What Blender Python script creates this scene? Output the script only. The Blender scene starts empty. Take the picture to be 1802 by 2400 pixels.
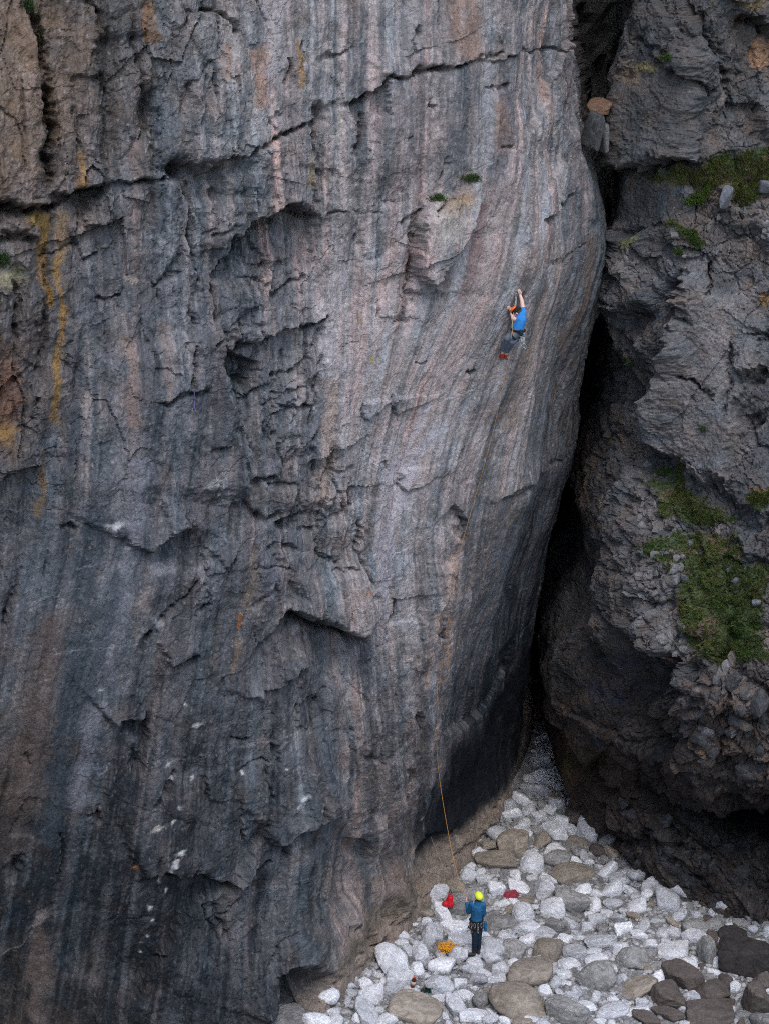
import bpy, bmesh, math, random
import numpy as np
from mathutils import Vector, Matrix, Quaternion

# ------------------------------------------------------------------ camera, light, exposure
SC = bpy.context.scene
COL = SC.collection
W0, H0 = 1802.0, 2400.0
CAM = np.array([0.0, -42.0, 25.4])
PITCH = math.radians(-18.0)
FPX = 1200.0 / math.tan(math.radians(16.0))
cam_d = bpy.data.cameras.new("camera")
cam = bpy.data.objects.new("camera", cam_d)
COL.objects.link(cam)
cam.location = CAM
cam.rotation_euler = (math.radians(90) + PITCH, 0, 0)
cam_d.sensor_fit = 'VERTICAL'
cam_d.sensor_height = 24.0
cam_d.lens = 12.0 / math.tan(math.radians(16.0))
cam_d.clip_end = 3000
SC.camera = cam

world = bpy.data.worlds.new("World")
SC.world = world
world.use_nodes = True
wn = world.node_tree.nodes
sky = wn.new("ShaderNodeTexSky")
sky.sky_type = 'NISHITA'
sky.sun_disc = False
SUN_EL, SUN_AZ = math.radians(60), math.radians(170)   # azimuth measured from +Y clockwise
sky.sun_elevation = SUN_EL
sky.sun_rotation = SUN_AZ
sky.air_density = 1.3
sky.dust_density = 2.0
sky.ozone_density = 1.0
wn["Background"].inputs[1].default_value = 0.15
world.node_tree.links.new(sky.outputs[0], wn["Background"].inputs[0])

sun_d = bpy.data.lights.new("sun", 'SUN')
sun_d.energy = 0.55
sun_d.angle = math.radians(22)
sun_d.color = (1.0, 0.97, 0.94)
sun = bpy.data.objects.new("sun", sun_d)
COL.objects.link(sun)
sdir = Vector((math.sin(SUN_AZ) * math.cos(SUN_EL), math.cos(SUN_AZ) * math.cos(SUN_EL), math.sin(SUN_EL)))
sun.rotation_euler = sdir.to_track_quat('Z', 'Y').to_euler()

SC.view_settings.view_transform = 'Standard'
SC.view_settings.look = 'None'
SC.view_settings.exposure = 1.08
SC.view_settings.gamma = 1.0
SC.view_settings.use_curve_mapping = False
SC.cycles.use_denoising = False
SC.cycles.pixel_filter_type = 'BLACKMAN_HARRIS'
SC.cycles.filter_width = 1.05
SC.cycles.max_bounces = 5
SC.cycles.diffuse_bounces = 3

rng = np.random.default_rng(7)
random.seed(7)

# ------------------------------------------------------------------ projection helpers
cp, sp = math.cos(PITCH), math.sin(PITCH)
FWD = np.array([0, cp, sp]); UP = np.array([0, -sp, cp]); RGT = np.array([1.0, 0, 0])

def project(P):
    d = P - CAM
    w = d @ FWD
    return W0/2 + FPX*(d @ RGT)/w, H0/2 - FPX*(d @ UP)/w, w

def ray(px, py):
    return FWD + RGT*((px - W0/2)/FPX) + UP*(-(py - H0/2)/FPX)

def at_y(px, py, Y):
    r = ray(px, py); t = (Y - CAM[1]) / r[1]
    return CAM + r*t

def ground_z(x, y):
    x = np.asarray(x, float); y = np.asarray(y, float)
    z = np.where(y > 0, 0.09*y, 0.03*y)
    z = z + np.where(y > 8, 0.16*(y-8), 0)
    z = z + 0.10*np.sin(x*0.9+1.3)*np.cos(y*0.6) + 0.05*np.sin(x*2.1-y*1.7)
    return z

def at_ground(px, py, lift=0.0):
    r = ray(px, py); t = -CAM[2]/r[2]
    for _ in range(12):
        p = CAM + r*t
        t = (float(ground_z(p[0], p[1])) + lift - CAM[2]) / r[2]
    return CAM + r*t

# ------------------------------------------------------------------ numpy noise
def _h(ix, iz, seed):
    n = (ix.astype(np.int64)*374761393 + iz.astype(np.int64)*668265263 + seed*1442695041) & 0xffffffff
    n = ((n ^ (n >> 13)) * 1274126177) & 0xffffffff
    n = ((n ^ (n >> 16)) * 2246822519) & 0xffffffff
    return (n ^ (n >> 15)) & 0xffffffff

def rnd(ix, iz, seed):
    return (_h(ix, iz, seed) & 0xffffff).astype(np.float32) / np.float32(16777215.0)

def perlin(x, z, seed=0):
    x = np.asarray(x, np.float32); z = np.asarray(z, np.float32)
    ix = np.floor(x); iz = np.floor(z); fx = x-ix; fz = z-iz
    ix = ix.astype(np.int32); iz = iz.astype(np.int32)
    u = fx*fx*fx*(fx*(fx*6-15)+10); v = fz*fz*fz*(fz*(fz*6-15)+10)
    def g(a, b, dx, dz):
        t = rnd(a, b, seed)*np.float32(6.2831853)
        return np.cos(t)*dx + np.sin(t)*dz
    n00 = g(ix, iz, fx, fz); n10 = g(ix+1, iz, fx-1, fz)
    n01 = g(ix, iz+1, fx, fz-1); n11 = g(ix+1, iz+1, fx-1, fz-1)
    a = n00+u*(n10-n00); b = n01+u*(n11-n01)
    return (a+v*(b-a))*1.5

def fbm(x, z, oct=4, seed=0, gain=0.5, lac=2.03):
    r = 0; a = 1.0; t = 0
    for i in range(oct):
        r = r + a*perlin(x, z, seed+i*17); t += a
        x = x*lac+11.3; z = z*lac-7.1; a *= gain
    return r/t

def ridged(x, z, oct=4, seed=0):
    r = 0; a = 1.0; t = 0
    for i in range(oct):
        r = r + a*(1-np.abs(perlin(x, z, seed+i*13))*2); t += a
        x = x*2.1+3.3; z = z*2.1-9.1; a *= 0.5
    return r/t

def worley(x, z, seed=0, jit=0.95):
    x = np.asarray(x, np.float32); z = np.asarray(z, np.float32)
    ix = np.floor(x).astype(np.int32); iz = np.floor(z).astype(np.int32)
    f1 = np.full(x.shape, 9.0, np.float32); f2 = f1.copy()
    cx = np.zeros_like(x); cz = np.zeros_like(x); ci = np.zeros(x.shape, np.int32); cj = ci.copy()
    for a in (-1, 0, 1):
        for b in (-1, 0, 1):
            i = ix+a; j = iz+b
            px = i+0.5+(rnd(i, j, seed)-0.5)*jit; pz = j+0.5+(rnd(i, j, seed+5)-0.5)*jit
            d = (px-x)**2+(pz-z)**2
            c = d < f1
            f2 = np.where(c, f1, np.minimum(f2, d))
            f1 = np.where(c, d, f1)
            cx = np.where(c, px, cx); cz = np.where(c, pz, cz)
            ci = np.where(c, i, ci); cj = np.where(c, j, cj)
    return np.sqrt(f1), np.sqrt(f2), x-cx, z-cz, ci, cj

def facet(x, z, seed, step=1.0, tilt=1.2):
    """broken-rock facets: every cell its own height and tilt"""
    f1, f2, dx, dz, ci, cj = worley(x, z, seed)
    h = (rnd(ci, cj, seed+9)-0.5)*step
    tx = (rnd(ci, cj, seed+11)-0.5)*2*tilt; tz = (rnd(ci, cj, seed+12)-0.5)*2*tilt
    e = np.clip((f2-f1)/0.10, 0, 1)
    return h+tx*dx+tz*dz, e, rnd(ci, cj, seed+21)

def crystal(x, z, seed, tilt=.8, curv=.9):
    """continuous creased planes: upper envelope of randomly tilted facets"""
    x = np.asarray(x, np.float32); z = np.asarray(z, np.float32)
    ix = np.floor(x).astype(np.int32); iz = np.floor(z).astype(np.int32)
    best = np.full(x.shape, -9.0, np.float32)
    for a in (-1, 0, 1):
        for b in (-1, 0, 1):
            i = ix+a; j = iz+b
            dx = x-(i+rnd(i, j, seed)); dz = z-(j+rnd(i, j, seed+5))
            v = (rnd(i, j, seed+9)-.5)*.7+(rnd(i, j, seed+11)-.5)*2*tilt*dx+(rnd(i, j, seed+12)-.5)*2*tilt*dz-curv*(np.abs(dx)+np.abs(dz))*.5-curv*.5*(dx*dx+dz*dz)
            best = np.maximum(best, v)
    return best

def sst(a, b, x):
    t = np.clip((x-a)/(b-a), 0, 1)
    return t*t*(3-2*t)

def blur(a, n, axis, mode='edge'):
    k = 2*n+1
    for _ in range(2):
        pad = [(0, 0)]*a.ndim; pad[axis] = (n+1, n)
        c = np.cumsum(np.pad(a, pad, mode='edge'), axis=axis)
        hi = np.take(c, range(k, c.shape[axis]), axis=axis); lo = np.take(c, range(0, c.shape[axis]-k), axis=axis)
        a = (hi-lo)/k
    return a

# ------------------------------------------------------------------ object helpers
def tag(o, label=None, cat=None, group=None, kind=None):
    if label: o["label"] = label
    if cat: o["category"] = cat
    if group: o["group"] = group
    if kind: o["kind"] = kind
    return o

def mesh_np(name, V, F, smooth=False):
    """V (n,3), F (m,k) same-size faces"""
    me = bpy.data.meshes.new(name)
    V = np.ascontiguousarray(V, np.float32); F = np.ascontiguousarray(F, np.int32)
    k = F.shape[1]
    me.vertices.add(len(V)); me.vertices.foreach_set("co", V.ravel())
    me.loops.add(F.size); me.loops.foreach_set("vertex_index", F.ravel())
    me.polygons.add(len(F)); me.polygons.foreach_set("loop_start", np.arange(0, F.size, k, dtype=np.int32))
    try: me.polygons.foreach_set("loop_total", np.full(len(F), k, np.int32))
    except Exception: pass
    me.polygons.foreach_set("use_smooth", np.full(len(F), smooth))
    me.update(calc_edges=True)
    return me

def obj(name, me, mat=None, parent=None, loc=None):
    o = bpy.data.objects.new(name, me)
    COL.objects.link(o)
    if mat is not None:
        if not me.materials: me.materials.append(mat)
    if parent: o.parent = parent
    if loc is not None: o.location = loc
    return o

def empty(name, loc=(0, 0, 0)):
    o = bpy.data.objects.new(name, None); COL.objects.link(o); o.location = loc
    o.empty_display_size = 0.2
    return o

def set_col(me, C, name="Col"):
    a = me.color_attributes.new(name, 'FLOAT_COLOR', 'POINT')
    c4 = np.ones((len(C), 4), np.float32); c4[:, :3] = C
    a.data.foreach_set("color", c4.ravel())

# ------------------------------------------------------------------ materials
def nmat(name):
    m = bpy.data.materials.new(name); m.use_nodes = True
    nt = m.node_tree; b = nt.nodes["Principled BSDF"]
    return m, nt, b

def N(nt, t, **kw):
    n = nt.nodes.new(t)
    for k, v in kw.items():
        if k in n.inputs: n.inputs[k].default_value = v
        else: setattr(n, k, v)
    return n

def rock_material(name, attr="Col", grain=(0.72, 1.35), fine=26.0, bump=0.05, rough=0.85, spec=0.25, stretch=(1, 1, .45), base=None, objrand=0.0, mid=(.74, 1.27)):
    m, nt, b = nmat(name); L = nt.links.new
    tc = N(nt, "ShaderNodeTexCoord"); mp = N(nt, "ShaderNodeMapping"); mp.inputs["Scale"].default_value = stretch
    L(tc.outputs["Object"], mp.inputs[0])
    n1 = N(nt, "ShaderNodeTexNoise", Scale=fine, Detail=5.0, Roughness=0.75); L(mp.outputs[0], n1.inputs["Vector"])
    n2 = N(nt, "ShaderNodeTexNoise", Scale=fine*0.34, Detail=8.0, Roughness=0.78); L(tc.outputs["Object"], n2.inputs["Vector"])
    r1 = N(nt, "ShaderNodeMapRange"); r1.inputs[1].default_value = .3; r1.inputs[2].default_value = .7
    r1.inputs[3].default_value = grain[0]; r1.inputs[4].default_value = grain[1]; L(n1.outputs["Fac"], r1.inputs[0])
    r2 = N(nt, "ShaderNodeMapRange"); r2.inputs[1].default_value = .3; r2.inputs[2].default_value = .7
    r2.inputs[3].default_value = mid[0]; r2.inputs[4].default_value = mid[1]; L(n2.outputs["Fac"], r2.inputs[0])
    mu = N(nt, "ShaderNodeMath", operation='MULTIPLY'); L(r1.outputs[0], mu.inputs[0]); L(r2.outputs[0], mu.inputs[1])
    last = mu.outputs[0]
    if objrand:
        oi = N(nt, "ShaderNodeObjectInfo"); r3 = N(nt, "ShaderNodeMapRange")
        r3.inputs[3].default_value = 1-objrand; r3.inputs[4].default_value = 1+objrand; L(oi.outputs["Random"], r3.inputs[0])
        m3 = N(nt, "ShaderNodeMath", operation='MULTIPLY'); L(last, m3.inputs[0]); L(r3.outputs[0], m3.inputs[1]); last = m3.outputs[0]
    vm = N(nt, "ShaderNodeVectorMath", operation='SCALE')
    if base is None:
        at = N(nt, "ShaderNodeVertexColor"); at.layer_name = attr; L(at.outputs["Color"], vm.inputs[0])
    else:
        # veins / stains between two tones
        n4 = N(nt, "ShaderNodeTexNoise", Scale=2.3, Detail=6.0, Roughness=0.62, Distortion=1.2); L(tc.outputs["Object"], n4.inputs["Vector"])
        cr = N(nt, "ShaderNodeValToRGB"); cr.color_ramp.elements[0].position = .36; cr.color_ramp.elements[1].position = .62
        cr.color_ramp.elements[0].color = (*base[0], 1); cr.color_ramp.elements[1].color = (*base[1], 1)
        L(n4.outputs["Fac"], cr.inputs[0]); L(cr.outputs[0], vm.inputs[0])
    L(last, vm.inputs["Scale"]); L(vm.outputs[0], b.inputs["Base Color"])
    b.inputs["Roughness"].default_value = rough; b.inputs["Specular IOR Level"].default_value = spec
    ad = N(nt, "ShaderNodeMath", operation='MULTIPLY_ADD'); L(n1.outputs["Fac"], ad.inputs[0]); ad.inputs[1].default_value = .45; L(n2.outputs["Fac"], ad.inputs[2])
    bp = N(nt, "ShaderNodeBump", Strength=1.0, Distance=bump); L(ad.outputs[0], bp.inputs["Height"]); L(bp.outputs[0], b.inputs["Normal"])
    return m

def plain(name, col, rough=0.7, spec=0.3, metal=0.0, noise=0.25, scale=40.0, bump=0.004):
    m, nt, b = nmat(name); L = nt.links.new
    tc = N(nt, "ShaderNodeTexCoord"); n = N(nt, "ShaderNodeTexNoise", Scale=scale, Detail=4.0); L(tc.outputs["Object"], n.inputs["Vector"])
    r = N(nt, "ShaderNodeMapRange"); r.inputs[1].default_value = .3; r.inputs[2].default_value = .7
    r.inputs[3].default_value = 1-noise; r.inputs[4].default_value = 1+noise; L(n.outputs["Fac"], r.inputs[0])
    vm = N(nt, "ShaderNodeVectorMath", operation='SCALE'); vm.inputs[0].default_value = col; L(r.outputs[0], vm.inputs["Scale"])
    L(vm.outputs[0], b.inputs["Base Color"])
    b.inputs["Roughness"].default_value = rough; b.inputs["Specular IOR Level"].default_value = spec; b.inputs["Metallic"].default_value = metal
    if bump:
        bp = N(nt, "ShaderNodeBump", Strength=0.6, Distance=bump); L(n.outputs["Fac"], bp.inputs["Height"]); L(bp.outputs[0], b.inputs["Normal"])
    return m

M_WALL = rock_material("cliff_rock", spec=.14, fine=16.0, grain=(.74, 1.28), bump=.07, stretch=(1.2, 1.2, .42))
M_BUTT = rock_material("buttress_rock", spec=.14, fine=15.0, grain=(.62, 1.42), bump=.07, stretch=(1, 1, .8))
M_BEACH = rock_material("shingle", fine=14.0, grain=(.7, 1.25), bump=.05, stretch=(1, 1, 1))

# ------------------------------------------------------------------ cliff sheets
class Sheet:
    """A rock face: plan curves stacked in height. S = metres along the face, Z = height."""
    def __init__(s, levels, counts, zf, nz_f, ztop, n_top, ref, edge_px=None, edge_k=None, edge_y=None, sm=(9, 16)):
        zk = np.array([l[0] for l in levels], float)
        K = np.array([l[1] for l in levels], float)            # level, knot, 2
        Z = np.concatenate([np.linspace(zf[0], zf[1], nz_f), np.linspace(zf[1], ztop, n_top+1)[1:]])
        nk = K.shape[1]
        KX = np.stack([np.interp(Z, zk, K[:, k, 0]) for k in range(nk)], 1)
        KY = np.stack([np.interp(Z, zk, K[:, k, 1]) for k in range(nk)], 1)
        if edge_px:
            ey = np.interp(Z, zk, K[:, edge_k, 1])
            ex = []
            pts = [(at_y(px, py, float(np.interp(20, [0, 40], [edge_y, edge_y])))) for px, py in edge_px]
            for i, z in enumerate(Z):
                # pixel row of this height at this depth, then the silhouette's x there
                for _ in range(1):
                    P = np.array([0, ey[i], z]); _, py, w = project(P)
                    px = np.interp(py, [p[1] for p in edge_px], [p[0] for p in edge_px])
                ex.append((px-W0/2)/FPX*w)
            ex = np.array(ex)
            dx = ex-KX[:, edge_k]
            KX[:, edge_k] += dx
            for k in range(nk):
                if k > 0 and abs(k-edge_k) >= 1:
                    wgt = {1: 1.0 if (k-edge_k)*s_dir(K, edge_k) > 0 else 0.55, 2: 1.0 if (k-edge_k)*s_dir(K, edge_k) > 0 else 0.2}.get(abs(k-edge_k), 0)
                    KX[:, k] += dx*wgt
        if edge_px:
            # the flank behind the edge falls away along the line of sight, so the edge itself is the silhouette
            sd = s_dir(K, edge_k)
            for st_, m_ in ((1, .12), (2, .3)):
                k = edge_k+sd*st_
                if 0 <= k < nk:
                    rx_ = KX[:, edge_k]*(KY[:, k]+42)/(KY[:, edge_k]+42)-sd*m_
                    wv = np.clip((Z-(3 if sd > 0 else 9))/4, 0, 1)
                    KX[:, k] = KX[:, k]*(1-wv)+rx_*wv
        us = np.concatenate([[0]]+[k+np.arange(1, c+1)/c for k, c in enumerate(counts)])
        X = np.stack([np.interp(us, np.arange(nk), KX[i]) for i in range(len(Z))])
        Y = np.stack([np.interp(us, np.arange(nk), KY[i]) for i in range(len(Z))])
        for _ in range(2):
            X = blur(X, sm[1], 0); Y = blur(Y, sm[1], 0)
        X = blur(X, sm[0], 1); Y = blur(Y, sm[0], 1)
        s.Z = np.repeat(Z[:, None], X.shape[1], 1)
        s.P = np.stack([X, Y, s.Z], 2)
        seg = np.hypot(np.diff(X, axis=1), np.diff(Y, axis=1))
        S = np.concatenate([np.zeros((len(Z), 1)), np.cumsum(seg, 1)], 1)
        rc = int(np.argmin(np.abs(us-ref)))
        s.S = S-S[:, rc:rc+1]
        gu = np.gradient(s.P, axis=1); gv = np.gradient(s.P, axis=0)
        n = np.cross(gu, gv); n /= np.linalg.norm(n, axis=2, keepdims=True)+1e-9
        s.N = n
        s.D = np.zeros(X.shape, np.float32)
        # coarse index for pixel -> (S, Z)
        st = 3
        s.ci, s.cj = np.meshgrid(np.arange(0, X.shape[0], st), np.arange(0, X.shape[1], st), indexing='ij')
        s.ci = s.ci.ravel(); s.cj = s.cj.ravel()
        Pc = s.P[s.ci, s.cj]
        s.cpx, s.cpy, s.cw = project(Pc)
        face = np.einsum('ij,ij->i', s.N[s.ci, s.cj], CAM-Pc) > 0
        s.cpen = np.where(face, 0, 60.0)
    def loc(s, px, py):
        d = (s.cpx-px)**2+(s.cpy-py)**2+s.cpen**2
        k = int(np.argmin(d))
        return s.ci[k], s.cj[k]
    def sz(s, px, py):
        i, j = s.loc(px, py)
        # first order correction with the local Jacobian
        i0, i1 = max(i-2, 0), min(i+2, s.P.shape[0]-1); j0, j1 = max(j-2, 0), min(j+2, s.P.shape[1]-1)
        a = project(s.P[i, j])
        bu = project(s.P[i, j1]); bl = project(s.P[i, j0]); tu = project(s.P[i1, j]); tl = project(s.P[i0, j])
        J = np.array([[bu[0]-bl[0], tu[0]-tl[0]], [bu[1]-bl[1], tu[1]-tl[1]]])
        try: q = np.linalg.solve(J, [px-a[0], py-a[1]])
        except Exception: q = [0, 0]
        q = np.clip(q, -1.5, 1.5)
        return (s.S[i, j]+q[0]*(s.S[i, j1]-s.S[i, j0]), s.Z[i, j]+q[1]*(s.Z[i1, j]-s.Z[i0, j]))
    def line(s, pts, sub=22):
        out = []
        for a, b in zip(pts[:-1], pts[1:]):
            n = max(1, int(math.hypot(b[0]-a[0], b[1]-a[1])/sub))
            for k in range(n): out.append((a[0]+(b[0]-a[0])*k/n, a[1]+(b[1]-a[1])*k/n))
        out.append(pts[-1])
        return np.array([s.sz(*p) for p in out])
    def setup(s, warp=(.16, .05)):
        S = s.S.astype(np.float32); Z = s.Z.astype(np.float32)
        a, b = warp
        s.SW = S+a*fbm(S*1.6, Z*1.6, 3, 101)+b*fbm(S*9, Z*9, 2, 102)
        s.ZW = Z+a*fbm(S*1.6, Z*1.6, 3, 103)+b*fbm(S*9, Z*9, 2, 104)
    def dist(s, L, reach):
        """indices near the line, distance, signed side (+ = left of travel), overshoot past the ends, fraction along"""
        lo = L.min(0)-reach; hi = L.max(0)+reach
        m = (s.SW > lo[0]) & (s.SW < hi[0]) & (s.ZW > lo[1]) & (s.ZW < hi[1])
        ii = np.nonzero(m.ravel())[0]
        x = s.SW.ravel()[ii]; z = s.ZW.ravel()[ii]
        best = np.full(x.shape, 1e9, np.float32); side = np.ones_like(best); over = np.zeros_like(best); fr = np.zeros_like(best)
        n = len(L)-1
        for k in range(n):
            ax, az = L[k]; bx, bz = L[k+1]; dx, dz = bx-ax, bz-az; l2 = dx*dx+dz*dz+1e-9
            t = ((x-ax)*dx+(z-az)*dz)/l2; tc = np.clip(t, 0, 1)
            ex = x-(ax+tc*dx); ez = z-(az+tc*dz); d = np.sqrt(ex*ex+ez*ez)
            c = d < best
            cr = dx*ez-dz*ex
            ln = math.sqrt(l2)
            ov = np.zeros_like(d)
            if k == 0: ov = np.maximum(ov, -t*ln)
            if k == n-1: ov = np.maximum(ov, (t-1)*ln)
            best = np.where(c, d, best); side = np.where(c, np.where(cr >= 0, 1, -1), side)
            over = np.where(c, np.maximum(ov, 0), over); fr = np.where(c, (k+tc)/n, fr)
        return ii, best, side, over, fr
    def groove(s, pts, w=4, d=.35, taper=True, vary=.5):
        L = s.line(pts); w = w/85.0
        ii, b, sd, ov, fr = s.dist(L, w*3)
        Sx = s.S.ravel()[ii]; Zx = s.Z.ravel()[ii]
        vv = 1-vary*sst(.0, .6, np.abs(perlin(Sx*2.1, Zx*2.1, int(abs(pts[0][0])+pts[0][1]))*2))
        ww = w*(.55+.9*np.abs(perlin(Sx*1.3+5, Zx*1.3, 77)*2))
        a = d*vv*np.exp(-(b/ww)**2)
        if taper: a = a*sst(0, .12, fr)*sst(0, .12, 1-fr)
        s.D.ravel()[ii] -= a
    def step(s, pts, h=.3, L=.8, w=3, fade=.35):
        """raise the rock on the left of the line's direction (y up), fading over L metres"""
        P = s.line(pts); w = w/85.0
        ii, b, sd, ov, fr = s.dist(P, L*2.2)
        q = b*sd
        e = sst(-w, w, q)*np.exp(-np.maximum(q, 0)/L)*np.exp(-(ov/fade)**2)*sst(-.02, .12, fr)*sst(-.02, .12, 1-fr)
        s.D.ravel()[ii] += h*e
    def inside(s, pts, edge=5, grow=0.0):
        """soft 0..1 mask of a pixel-drawn polygon, in face coordinates"""
        P = s.line(list(pts)+[pts[0]]); edge = edge/85.0
        ii, b, _, _, _ = s.dist(P, edge*2+grow+.02)
        lo = P.min(0); hi = P.max(0)
        x = s.SW.ravel()[ii]; z = s.ZW.ravel()[ii]
        c = np.zeros(x.shape, bool)
        for k in range(len(P)-1):
            x0, z0 = P[k]; x1, z1 = P[k+1]
            t = ((z0 > z) != (z1 > z)) & (x < (x1-x0)*(z-z0)/((z1-z0) if z1 != z0 else 1e-9)+x0)
            c ^= t
        q = np.where(c, b, -b)
        return ii, sst(-edge, edge, q), q
    def poly(s, pts, h, edge=5, tilt=None):
        ii, m, q = s.inside(pts, edge)
        hh = h
        if tilt is not None:
            x = s.S.ravel()[ii]; z = s.Z.ravel()[ii]
            hh = h+tilt[0]*(x-x.mean())+tilt[1]*(z-z.mean())
        s.D.ravel()[ii] += m*hh
    def blob(s, px, py, rx, ry, h, rot=0, p=2):
        c = s.sz(px, py); rx /= 85.0; ry /= 85.0
        R = max(rx, ry)*2.2
        m = (abs(s.SW-c[0]) < R) & (abs(s.ZW-c[1]) < R)
        ii = np.nonzero(m.ravel())[0]
        x = s.SW.ravel()[ii]-c[0]; z = s.ZW.ravel()[ii]-c[1]
        cr, sr = math.cos(math.radians(rot)), math.sin(math.radians(rot))
        u = (x*cr+z*sr)/rx; v = (-x*sr+z*cr)/ry
        g = np.exp(-(u*u+v*v)**(p/2))
        if h: s.D.ravel()[ii] += h*g
        return ii, g
    def flow(s, guides):
        G = []
        zr = s.Z[:, 0]
        for g in guides:
            P = s.line(g, 60); P = P[np.argsort(P[:, 1])]
            G.append(np.interp(zr, P[:, 1], P[:, 0]))
        G = np.array(G)
        base = G.mean(1)
        out = np.empty_like(s.S, dtype=np.float32)
        for r in range(len(zr)):
            xs = G[:, r]
            v = np.interp(s.S[r], xs, base)
            v = np.where(s.S[r] < xs[0], base[0]+(s.S[r]-xs[0]), v); v = np.where(s.S[r] > xs[-1], base[-1]+(s.S[r]-xs[-1]), v)
            out[r] = v
        return out
    def rbf(s, ctrl, sig=1.15):
        """broad maps of tone / brokenness from hand-placed samples"""
        ctrl = np.array(ctrl, float)
        pos = np.array([s.sz(a, b) for a, b in ctrl[:, :2]])
        st = 8
        Sc = s.S[::st, ::st]; Zc = s.Z[::st, ::st]
        acc = np.zeros(Sc.shape+(ctrl.shape[1]-2,)); wt = np.full(Sc.shape, 1e-12)
        for k in range(len(ctrl)):
            d2 = (Sc-pos[k, 0])**2+(Zc-pos[k, 1])**2
            w = np.exp(-d2/(2*sig*sig))+1e-3/(1+d2)**2
            acc += w[..., None]*ctrl[k, 2:]; wt += w
        acc /= wt[..., None]
        r = np.arange(s.S.shape[0])/st; c = np.arange(s.S.shape[1])/st
        r0 = np.minimum(r.astype(int), acc.shape[0]-2); c0 = np.minimum(c.astype(int), acc.shape[1]-2)
        fr = np.clip(r-r0, 0, 1)[:, None, None]; fc = np.clip(c-c0, 0, 1)[None, :, None]
        A = acc[r0][:, c0]; B = acc[r0+1][:, c0]; C = acc[r0][:, c0+1]; D = acc[r0+1][:, c0+1]
        return ((A*(1-fr)+B*fr)*(1-fc)+(C*(1-fr)+D*fr)*fc).astype(np.float32)
    def final(s):
        s.F = s.P+s.N*s.D[..., None]
        return s.F
    def point(s, px, py, win=26):
        """the displaced surface point seen at a pixel"""
        i, j = s.loc(px, py)
        i0, i1 = max(i-win, 0), min(i+win, s.F.shape[0]); j0, j1 = max(j-win, 0), min(j+win, s.F.shape[1])
        Q = s.F[i0:i1, j0:j1].reshape(-1, 3)
        x, y, w = project(Q)
        d = (x-px)**2+(y-py)**2
        k = np.argsort(d)[:6]
        k = k[np.argmin(w[k])]
        nrm = s.N[i, j]
        return Q[k], nrm
    def build(s, name, mat, C, smooth=False):
        R, Cc = s.S.shape
        idx = np.arange(R*Cc).reshape(R, Cc)
        F = np.stack([idx[:-1, :-1], idx[:-1, 1:], idx[1:, 1:], idx[1:, :-1]], -1).reshape(-1, 4)
        me = mesh_np(name, s.F.reshape(-1, 3), F, smooth)
        set_col(me, C.reshape(-1, 3))
        return obj(name, me, mat)

def s_dir(K, ek):
    # which knot side goes back into the gully (knots deeper than the edge)
    return 1 if K[:, min(ek+1, K.shape[1]-1), 1].mean() > K[:, ek, 1].mean() else -1

def mix(C, col, m):
    m = np.asarray(m, np.float32)[..., None]
    return C*(1-m)+np.array(col, np.float32)*m
# ------------------------------------------------------------------ the big wall (left)
L_EDGE = [(1335, -60), (1335, 0), (1342, 100), (1352, 200), (1362, 300), (1376, 370), (1402, 500), (1412, 600), (1404, 700), (1376, 850), (1352, 1000), (1312, 1150),
          (1268, 1300), (1244, 1450), (1222, 1600), (1204, 1750), (1190, 1850), (1180, 1950)]
def gk(px, py, dx=0, dy=0):
    P = at_ground(px, py); return (float(P[0])+dx, float(P[1])+dy)
G_ = [gk(748, 2400), gk(985, 2165, .15), gk(1118, 2010, .4, .2), gk(1190, 1895, .6, .3), gk(1243, 1770, .55)]
def sh(dx, dy): return [(g[0]+dx, g[1]+dy) for g in G_]
L_LEV = [
 (-1.5, [(-15, -8), (-10, -5.0), (-5, -4.8)]+sh(.15, -.2)+[(5.6, 26)]),
 (0.0,  [(-15, -8), (-10, -5.0), (-5, -4.8)]+sh(0, 0)+[(5.6, 26)]),
 (0.8,  [(-15, -8), (-10, -5.1), (-5, -4.9)]+sh(-.35, .15)+[(5.6, 26)]),
 (2.4,  [(-15, -8.2), (-10, -5.4), (-5, -4.8)]+sh(-.75, .45)+[(5.4, 26)]),
 (4.5,  [(-15, -8.6), (-10, -5.9), (-5, -4.9), (-2, -3.7), (1.1, -.2), (2.6, 3.6), (3.5, 6.6), (4.0, 13), (5.4, 26)]),
 (7.0,  [(-15, -9), (-10, -6.5), (-5, -5.0), (-2, -3.7), (1.0, -1.6), (2.7, 2.0), (3.9, 5.4), (4.6, 13), (5.4, 26)]),
 (12.0, [(-15, -9.5), (-10, -7.0), (-5, -5.2), (-2, -3.6), (1.0, -2.2), (2.8, -0.5), (4.2, 3.2), (5.0, 12), (5.6, 26)]),
 (18.0, [(-15, -9.0), (-10, -6.6), (-5, -4.7), (-2, -3.3), (1.0, -2.3), (3.3, -1.1), (5.2, 2.6), (6.0, 12), (6.6, 26)]),
 (24.0, [(-15, -8.0), (-10, -5.6), (-5, -4.1), (-2, -2.9), (1.0, -2.0), (3.2, -1.2), (4.7, 1.3), (6.2, 12), (6.6, 26)]),
 (36.0, [(-15, -6.0), (-10, -4.0), (-5, -3.0), (-2, -2.0), (1.0, -1.4), (3.0, -0.8), (4.9, 1.0), (6.4, 11), (6.8, 26)]),
]
print("BASE", G_)
LW = Sheet(L_LEV, [34, 170, 112, 112, 96, 92, 64, 12], (-1.6, 27.0), 1000, 36.0, 30, ref=3, edge_px=L_EDGE, edge_k=6, edge_y=2.0, sm=(7, 9))
LW.setup()
S = LW.S.astype(np.float32); Z = LW.Z.astype(np.float32)

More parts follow.
